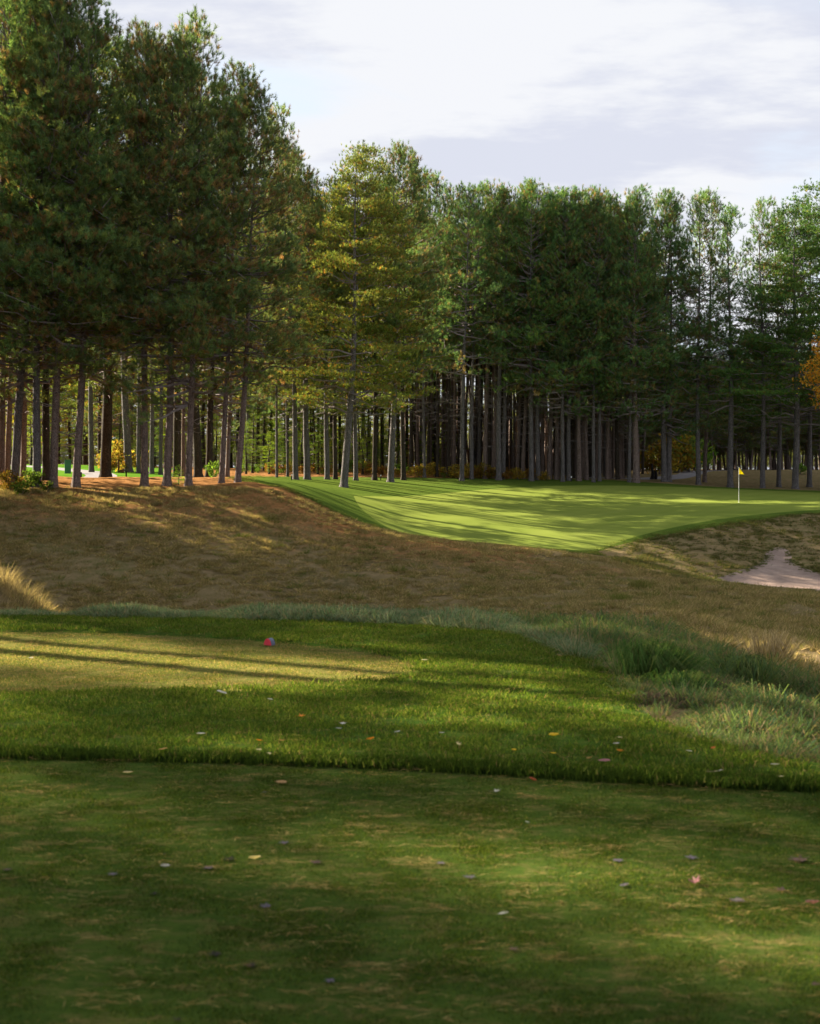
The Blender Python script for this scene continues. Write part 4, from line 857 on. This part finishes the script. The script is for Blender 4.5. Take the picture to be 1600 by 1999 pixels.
leaves = [(1400, 1527, 38, 'white', 0, 'large pale maple leaf against the tee lip at right'), (968, 1549, 20, 'white', 1, 'curled pale leaf just below the lawn lip at centre'), (1015, 1554, 15, 'tan', 2, 'small tan leaf right of the curled pale one'), (1040, 1527, 16, 'red', 3, 'reddish curled leaf on the lawn lip'),
          (587, 1416, 20, 'orange', 1, 'orange-yellow curled leaf on the shaded lawn'), (668, 1430, 20, 'white', 0, 'white leaf right of the orange curled one'), (661, 1441, 14, 'grey', 2, 'grey leaf just below the white one'), (723, 1463, 17, 'orange', 3, 'bright orange leaf near the tee lip'), (391, 1452, 22, 'grey', 2, 'pale grey leaf on the left lawn'),
          (433, 1369, 26, 'white', 2, 'long pale leaf at the front tee edge'), (527, 1382, 12, 'white', 2, 'tiny white leaf right of the long pale one'), (828, 1302, 14, 'white', 2, 'white leaf at the rounded end of the front tee'), (1081, 1456, 21, 'yellow', 3, 'bright yellow leaf in the sunlit lawn patch'), (1003, 1485, 11, 'yellow', 3, 'small yellow leaf near the tee lip'), (1080, 1491, 14, 'yellow', 2, 'flat yellow leaf below the brightest yellow one'),
          (1210, 1459, 15, 'cream', 0, 'cream leaf on the sunlit lawn at right'), (1203, 1472, 15, 'white', 2, 'flat white leaf under the cream one'), (1210, 1487, 14, 'orange', 3, 'orange-tan leaf on the sunlit lawn'), (1150, 1501, 18, 'tan', 1, 'tan leaf standing on the lawn lip'), (1180, 1507, 26, 'pink', 2, 'wide dull pink leaf on the shaded lip'), (1115, 1398, 15, 'pink', 0, 'pink leaf on the lawn beside the long grass'), (1208, 1338, 16, 'yellow', 1, 'yellow leaf under the large dark tussock'),
          (1092, 1293, 10, 'tan', 2, 'little tan leaf near the top of the lawn'), (1345, 1487, 14, 'white', 2, 'white leaf near the lawn end at right'), (1392, 1481, 11, 'red', 3, 'small red leaf near the lawn end'), (1513, 1514, 22, 'grey', 2, 'grey-lilac leaf at the right lawn lip'), (1525, 1538, 12, 'cream', 2, 'small cream leaf on the tee below the lip at right'), (862, 1450, 13, 'grey', 2, 'grey leaf in the centre lawn'), (775, 1448, 14, 'grey', 2, 'pale grey leaf left of centre lawn'),
          (895, 1473, 18, 'cream', 1, 'curled cream leaf on the centre lawn'), (505, 1465, 14, 'orange', 2, 'orange leaf by the left tee lip'), (549, 1465, 13, 'tan', 2, 'tan leaf next to the orange one on the left'), (505, 1484, 12, 'cream', 2, 'cream leaf on the left tee lip'), (526, 1491, 14, 'cream', 0, 'creamy leaf right on the tee edge at left'), (318, 1483, 20, 'tan', 2, 'tan leaf lying along the left tee lip'),
          (248, 1513, 24, 'cream', 2, 'long cream leaf on the left of the near tee'), (549, 1532, 24, 'tan', 2, 'pinkish-tan leaf on the shaded near tee'), (514, 1549, 18, 'lilac', 0, 'lilac leaf under the pinkish-tan one'), (322, 1696, 20, 'white', 2, 'bright white leaf chip low on the near tee'), (982, 1790, 23, 'white', 2, 'white leaf chip in the lower sunlit band'), (1029, 1610, 10, 'white', 2, 'tiny white leaf in the middle of the near tee'), (448, 1680, 40, 'black', 1, 'black curled leaf beside a cream twist'), (497, 1682, 26, 'cream', 3, 'cream twisted leaf beside the black one'),
          (555, 1648, 32, 'lilac', 0, 'lilac leaf in the shaded middle of the near tee'), (617, 1686, 36, 'brown', 1, 'brown-purple leaf left of centre on the near tee'), (320, 1671, 12, 'black', 3, 'small black leaf above the white chip'), (300, 1748, 26, 'black', 1, 'black leaf with lilac shadow at left'), (219, 1709, 30, 'lilac', 0, 'lilac leaf on the left sunlit band'), (15, 1701, 26, 'brown', 1, 'brown leaf at the left picture edge'), (408, 1697, 34, 'lilac', 0, 'lilac-brown leaf under the black curled one'),
          (860, 1688, 28, 'lilac', 0, 'lilac leaf in the centre of the near tee'), (916, 1715, 36, 'lilac', 1, 'wide grey-lilac leaf at centre'), (1205, 1682, 34, 'lilac', 0, 'lilac leaf right of centre on the near tee'), (1218, 1731, 26, 'lilac', 2, 'lilac leaf below the right of centre one'), (1348, 1677, 38, 'lilac', 0, 'lilac-brown leaf with tan stem at right'), (1357, 1727, 36, 'pink', 1, 'purple leaf in a group of three at right'), (1441, 1760, 46, 'lilac', 0, 'wide lilac leaf at lower right'), (1560, 1682, 60, 'brown', 1, 'broad dark leaf near the right edge'), (1526, 1740, 34, 'brown', 1, 'dark red-brown leaf at the right'), (1586, 1770, 28, 'pink', 3, 'pinkish leaf at the right picture edge'),
          (420, 1865, 40, 'black', 0, 'dark green-black leaf at the bottom left'), (488, 1888, 38, 'black', 1, 'black-brown leaf with tan edge at the bottom'), (646, 1918, 32, 'lilac', 0, 'lilac leaf at the bottom centre'), (520, 1772, 36, 'lilac', 1, 'dull lilac leaf below the shaded middle'), (346, 1994, 26, 'black', 1, 'black leaf at the bottom picture edge'), (1000, 1856, 32, 'brown', 0, 'brown leaf low in the centre'), (60, 1298, 12, 'white', 2, 'white leaf on the left of the front tee'), (1063, 1490, 9, 'tan', 2, 'tiny tan leaf beside the flat yellow one'), (855, 1388, 11, 'pink', 0, 'small pink leaf in the upper lawn'), (1590, 1925, 30, 'brown', 1, 'brown leaf at the lower right edge')]
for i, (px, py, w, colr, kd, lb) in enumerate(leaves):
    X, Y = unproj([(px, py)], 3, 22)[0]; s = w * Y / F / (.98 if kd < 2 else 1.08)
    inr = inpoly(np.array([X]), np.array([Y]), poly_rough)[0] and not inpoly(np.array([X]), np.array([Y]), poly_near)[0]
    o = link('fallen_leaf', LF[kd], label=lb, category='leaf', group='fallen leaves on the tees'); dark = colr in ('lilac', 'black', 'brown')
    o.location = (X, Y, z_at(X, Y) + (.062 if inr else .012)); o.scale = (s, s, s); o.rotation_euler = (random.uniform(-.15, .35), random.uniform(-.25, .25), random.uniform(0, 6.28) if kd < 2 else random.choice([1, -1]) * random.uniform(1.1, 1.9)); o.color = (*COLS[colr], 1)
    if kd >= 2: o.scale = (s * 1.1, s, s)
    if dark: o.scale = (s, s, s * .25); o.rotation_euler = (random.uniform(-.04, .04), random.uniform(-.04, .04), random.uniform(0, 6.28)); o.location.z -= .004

# ------------------------------------------------------------------ small built things
def mesh_bm(name, bm, mats, parent=None, sm=False, **props):
    me = bpy.data.meshes.new(name); bm.normal_update(); bm.to_mesh(me); bm.free()
    for m in mats: me.materials.append(m)
    if sm:
        for p in me.polygons: p.use_smooth = True
    return link(name, me, parent, **props)
def empty(name, loc, rz=0, **props):
    o = bpy.data.objects.new(name, None); COL.objects.link(o); o.location = loc; o.rotation_euler = (0, 0, rz); o.empty_display_size = .2
    for k, v in props.items(): o[k] = v
    return o
M_WHITE = plain('white_paint', (0.75, 0.75, 0.72), .4, .4, .05); M_YEL = leafy('yellow_flag_cloth', .35, objcol=True)
M_RED = plain('red_paint', (0.62, 0.035, 0.06), .45, .4, .12); M_SLATE = plain('slate_paint', (0.10, 0.11, 0.16), .6, .3, .15)
M_BOX = plain('green_plastic', (0.045, 0.16, 0.10), .5, .4, .1, 4); M_BLK = plain('black_metal', (0.012, 0.010, 0.010), .7, .2, .3); M_WOOD = plain('brown_wood', (0.16, 0.07, 0.035), .8, .2, .3, 12)
# flagstick
X, Y = unproj([(1442, 981)], 70, 100)[0]; fz = z_at(X, Y); fr = empty('flagstick', (X, Y, fz), label='white flagstick with drooping yellow flag on the putting green', category='golf flag')
a = Acc(); v, t = tube(np.array([[0, 0, -.1], [0, 0, 1.0], [0, 0, 2.16]]), [.015, .013, .011], 10); a.add(v, t, (1, 1, 1)); link('pole', a.mesh('pole', [M_WHITE], True), fr)
a = Acc(); a.add(*[tube(np.array([[0, 0, 2.15], [0, 0, 2.19]]), [.018, .010], 8)[i] for i in (0, 1)], (1, 1, 1)); link('finial', a.mesh('finial', [M_WHITE], True), fr)
nu, nv = 14, 9; v = []
for i in range(nu):
    for j in range(nv):
        u, w = i / (nu - 1), j / (nv - 1); v.append((.012 + u * .30, math.sin(u * 9 + w * 2) * .03 * u, 2.14 - w * (.42 - .10 * u) - u * (.34 * (1 - w) ** 0.6 + .06) ))
v = np.array(v); q = [(i * nv + j, (i + 1) * nv + j, (i + 1) * nv + j + 1, i * nv + j + 1) for i in range(nu - 1) for j in range(nv - 1)]
me = rawmesh('flag', v, np.array(q), [M_YEL], tint=np.tile([[1, 1, 1]], (len(v), 1)), smooth_=True); fl = link('flag', me, fr); fl.color = (0.80, 0.72, 0.02, 1); fl.modifiers.new('thickness', 'SOLIDIFY').thickness = .004
a = Acc(); ang = np.linspace(0, 2 * np.pi, 25)[:-1]; ri, ro = .050, .056
v = np.concatenate([np.c_[np.cos(ang) * ri, np.sin(ang) * ri, ang * 0 - .1], np.c_[np.cos(ang) * ri, np.sin(ang) * ri, ang * 0 + .006], np.c_[np.cos(ang) * ro, np.sin(ang) * ro, ang * 0 + .006], np.c_[np.cos(ang) * ro, np.sin(ang) * ro, ang * 0 - .1]]); t = []
for s_ in range(3):
    for i in range(24): j = (i + 1) % 24; t += [(s_ * 24 + i, s_ * 24 + j, s_ * 24 + 24 + j), (s_ * 24 + i, s_ * 24 + 24 + j, s_ * 24 + 24 + i)]
a.add(v, t, (1, 1, 1)); link('cup', a.mesh('cup', [M_WHITE], True), fr)
# tee marker: small arched block, red face, slate side
X, Y = unproj([(523, 1262)], 8, 20)[0]; tm = empty('tee_marker', (X, Y, z_at(X, Y) + .012), rz=math.radians(-30), label='small red and slate arched tee marker on the front tee', category='tee marker')
def arch(y0, y1, sc=1.0):
    bm = bmesh.new(); prof = [(-.046, 0), (-.043, .022), (-.033, .048), (-.016, .066), (.0, .071), (.016, .068), (.033, .050), (.043, .024), (.046, 0)]
    f0 = [bm.verts.new((x * sc, y0, z * sc)) for x, z in prof]; f1 = [bm.verts.new((x * sc, y1, z * sc)) for x, z in prof]
    bm.faces.new(f0); bm.faces.new(f1[::-1])
    for i in range(len(prof)): j = (i + 1) % len(prof); bm.faces.new((f0[j], f0[i], f1[i], f1[j]))
    bmesh.ops.bevel(bm, geom=[e for e in bm.edges if abs(e.verts[0].co.y - e.verts[1].co.y) < 1e-6], offset=.003, segments=2, affect='EDGES'); return bm
mesh_bm('marker_body', arch(-.006, .060), [M_SLATE], tm); mesh_bm('marker_face', arch(-.016, -.006, .98), [M_RED], tm)
# green utility box
X, Y = (132 - CX) * 87 / F, 87; ub = empty('utility_box', (X, Y, z_at(X, Y) - .03), rz=.25, label='green plastic utility box on the lawn behind the left pines', category='utility box')
def rbox(sx, sy, z0, z1, bev):
    bm = bmesh.new(); bmesh.ops.create_cube(bm, size=1)
    for v in bm.verts: v.co = Vector((v.co.x * sx, v.co.y * sy, z0 + (v.co.z + .5) * (z1 - z0)))
    bmesh.ops.bevel(bm, geom=list(bm.edges), offset=bev, segments=2, affect='EDGES'); return bm
mesh_bm('body', rbox(.38, .34, 0, .80, .012), [M_BOX], ub); lid = rbox(.42, .38, .80, .90, .02)
for v in lid.verts:
    if v.co.z > .85: v.co.z -= (v.co.x ** 2) * .9
mesh_bm('lid', lid, [M_BOX], ub); mesh_bm('base', rbox(.40, .36, -.02, .06, .006), [M_BOX], ub); mesh_bm('door', rbox(.30, .012, .12, .72, .004), [M_BOX], ub).location = (0, -.174, 0)
# dark stump beside the right path
X, Y = unproj([(1273, 930)], 90, 135)[0]; Y = min(Y, 113); X = (1273 - CX) * Y / F; st = empty('tree_stump', (X, Y, z_at(X, Y) - .05), label='black broken stump beside the path at the stand corner', category='stump')
a = Acc(); r = np.random.default_rng(5); zz = np.linspace(0, 1.25, 9); v, t = tube(np.c_[.03 * np.sin(zz * 4), zz * 0, zz], .12 * (1.0 + .9 * np.exp(-zz / .25)) - zz * .045, 10); v += r.normal(size=v.shape) * .012; a.add(v, t, (1, 1, 1)); link('trunk', a.mesh('trunk', [M_BLK]), st)
a = Acc(); zz = np.linspace(0, .72, 7); v, t = tube(np.c_[.26 + .03 * np.sin(zz * 5), zz * 0 + .02, zz], .13 * (1.1 - zz * .5), 9); v += r.normal(size=v.shape) * .014; a.add(v, t, (1, 1, 1)); link('broken_stem', a.mesh('broken_stem', [M_BLK]), st)
a = Acc(); v, t = tube(np.array([[0, 0, .85], [-.06, 0, 1.15], [-.03, 0, 1.35]]), [.05, .03, .008], 6); a.add(v, t, (1, 1, 1)); link('splinter', a.mesh('splinter', [M_BLK]), st)
# brown post with small box near the yellow sapling
X, Y = (231 - CX) * 89 / F, 89; wp = empty('wooden_post', (X, Y, z_at(X, Y) - .03), rz=.3, label='brown wooden post with a low box beside the yellow sapling', category='post')
mesh_bm('post', rbox(.11, .11, 0, .78, .01), [M_WOOD], wp); mesh_bm('box', rbox(.26, .2, 0, .18, .01), [M_WOOD], wp).location = (.20, 0, .03); mesh_bm('cap', rbox(.15, .15, .78, .82, .008), [M_WOOD], wp)
# little marker stakes
def stake(px, Y, top, lb):
    X = (px - CX) * Y / F; e = empty('marker_stake', (X, Y, z_at(X, Y) - .03), label=lb, category='stake', group='little stakes along the path and wood edge')
    mesh_bm('post', rbox(.07, .07, 0, .30, .006), [M_BLK], e)
    mesh_bm('cap', rbox(.085, .085, .30, .40, .012), [M_WHITE if top else M_BLK], e)
stake(158, 76, 0, 'short black stake beside the cart path right of the pine'); stake(246, 79, 0, 'short black stake in the light grass left of the reddish pine'); stake(569, 90, 1, 'white-topped stake at the foot of the scarred grey pine'); stake(743, 97.5, 1, 'white-topped stake on the straw before the dark wood'); stake(1115, 103.2, 1, 'pale-topped stake at the foot of the dense stand')
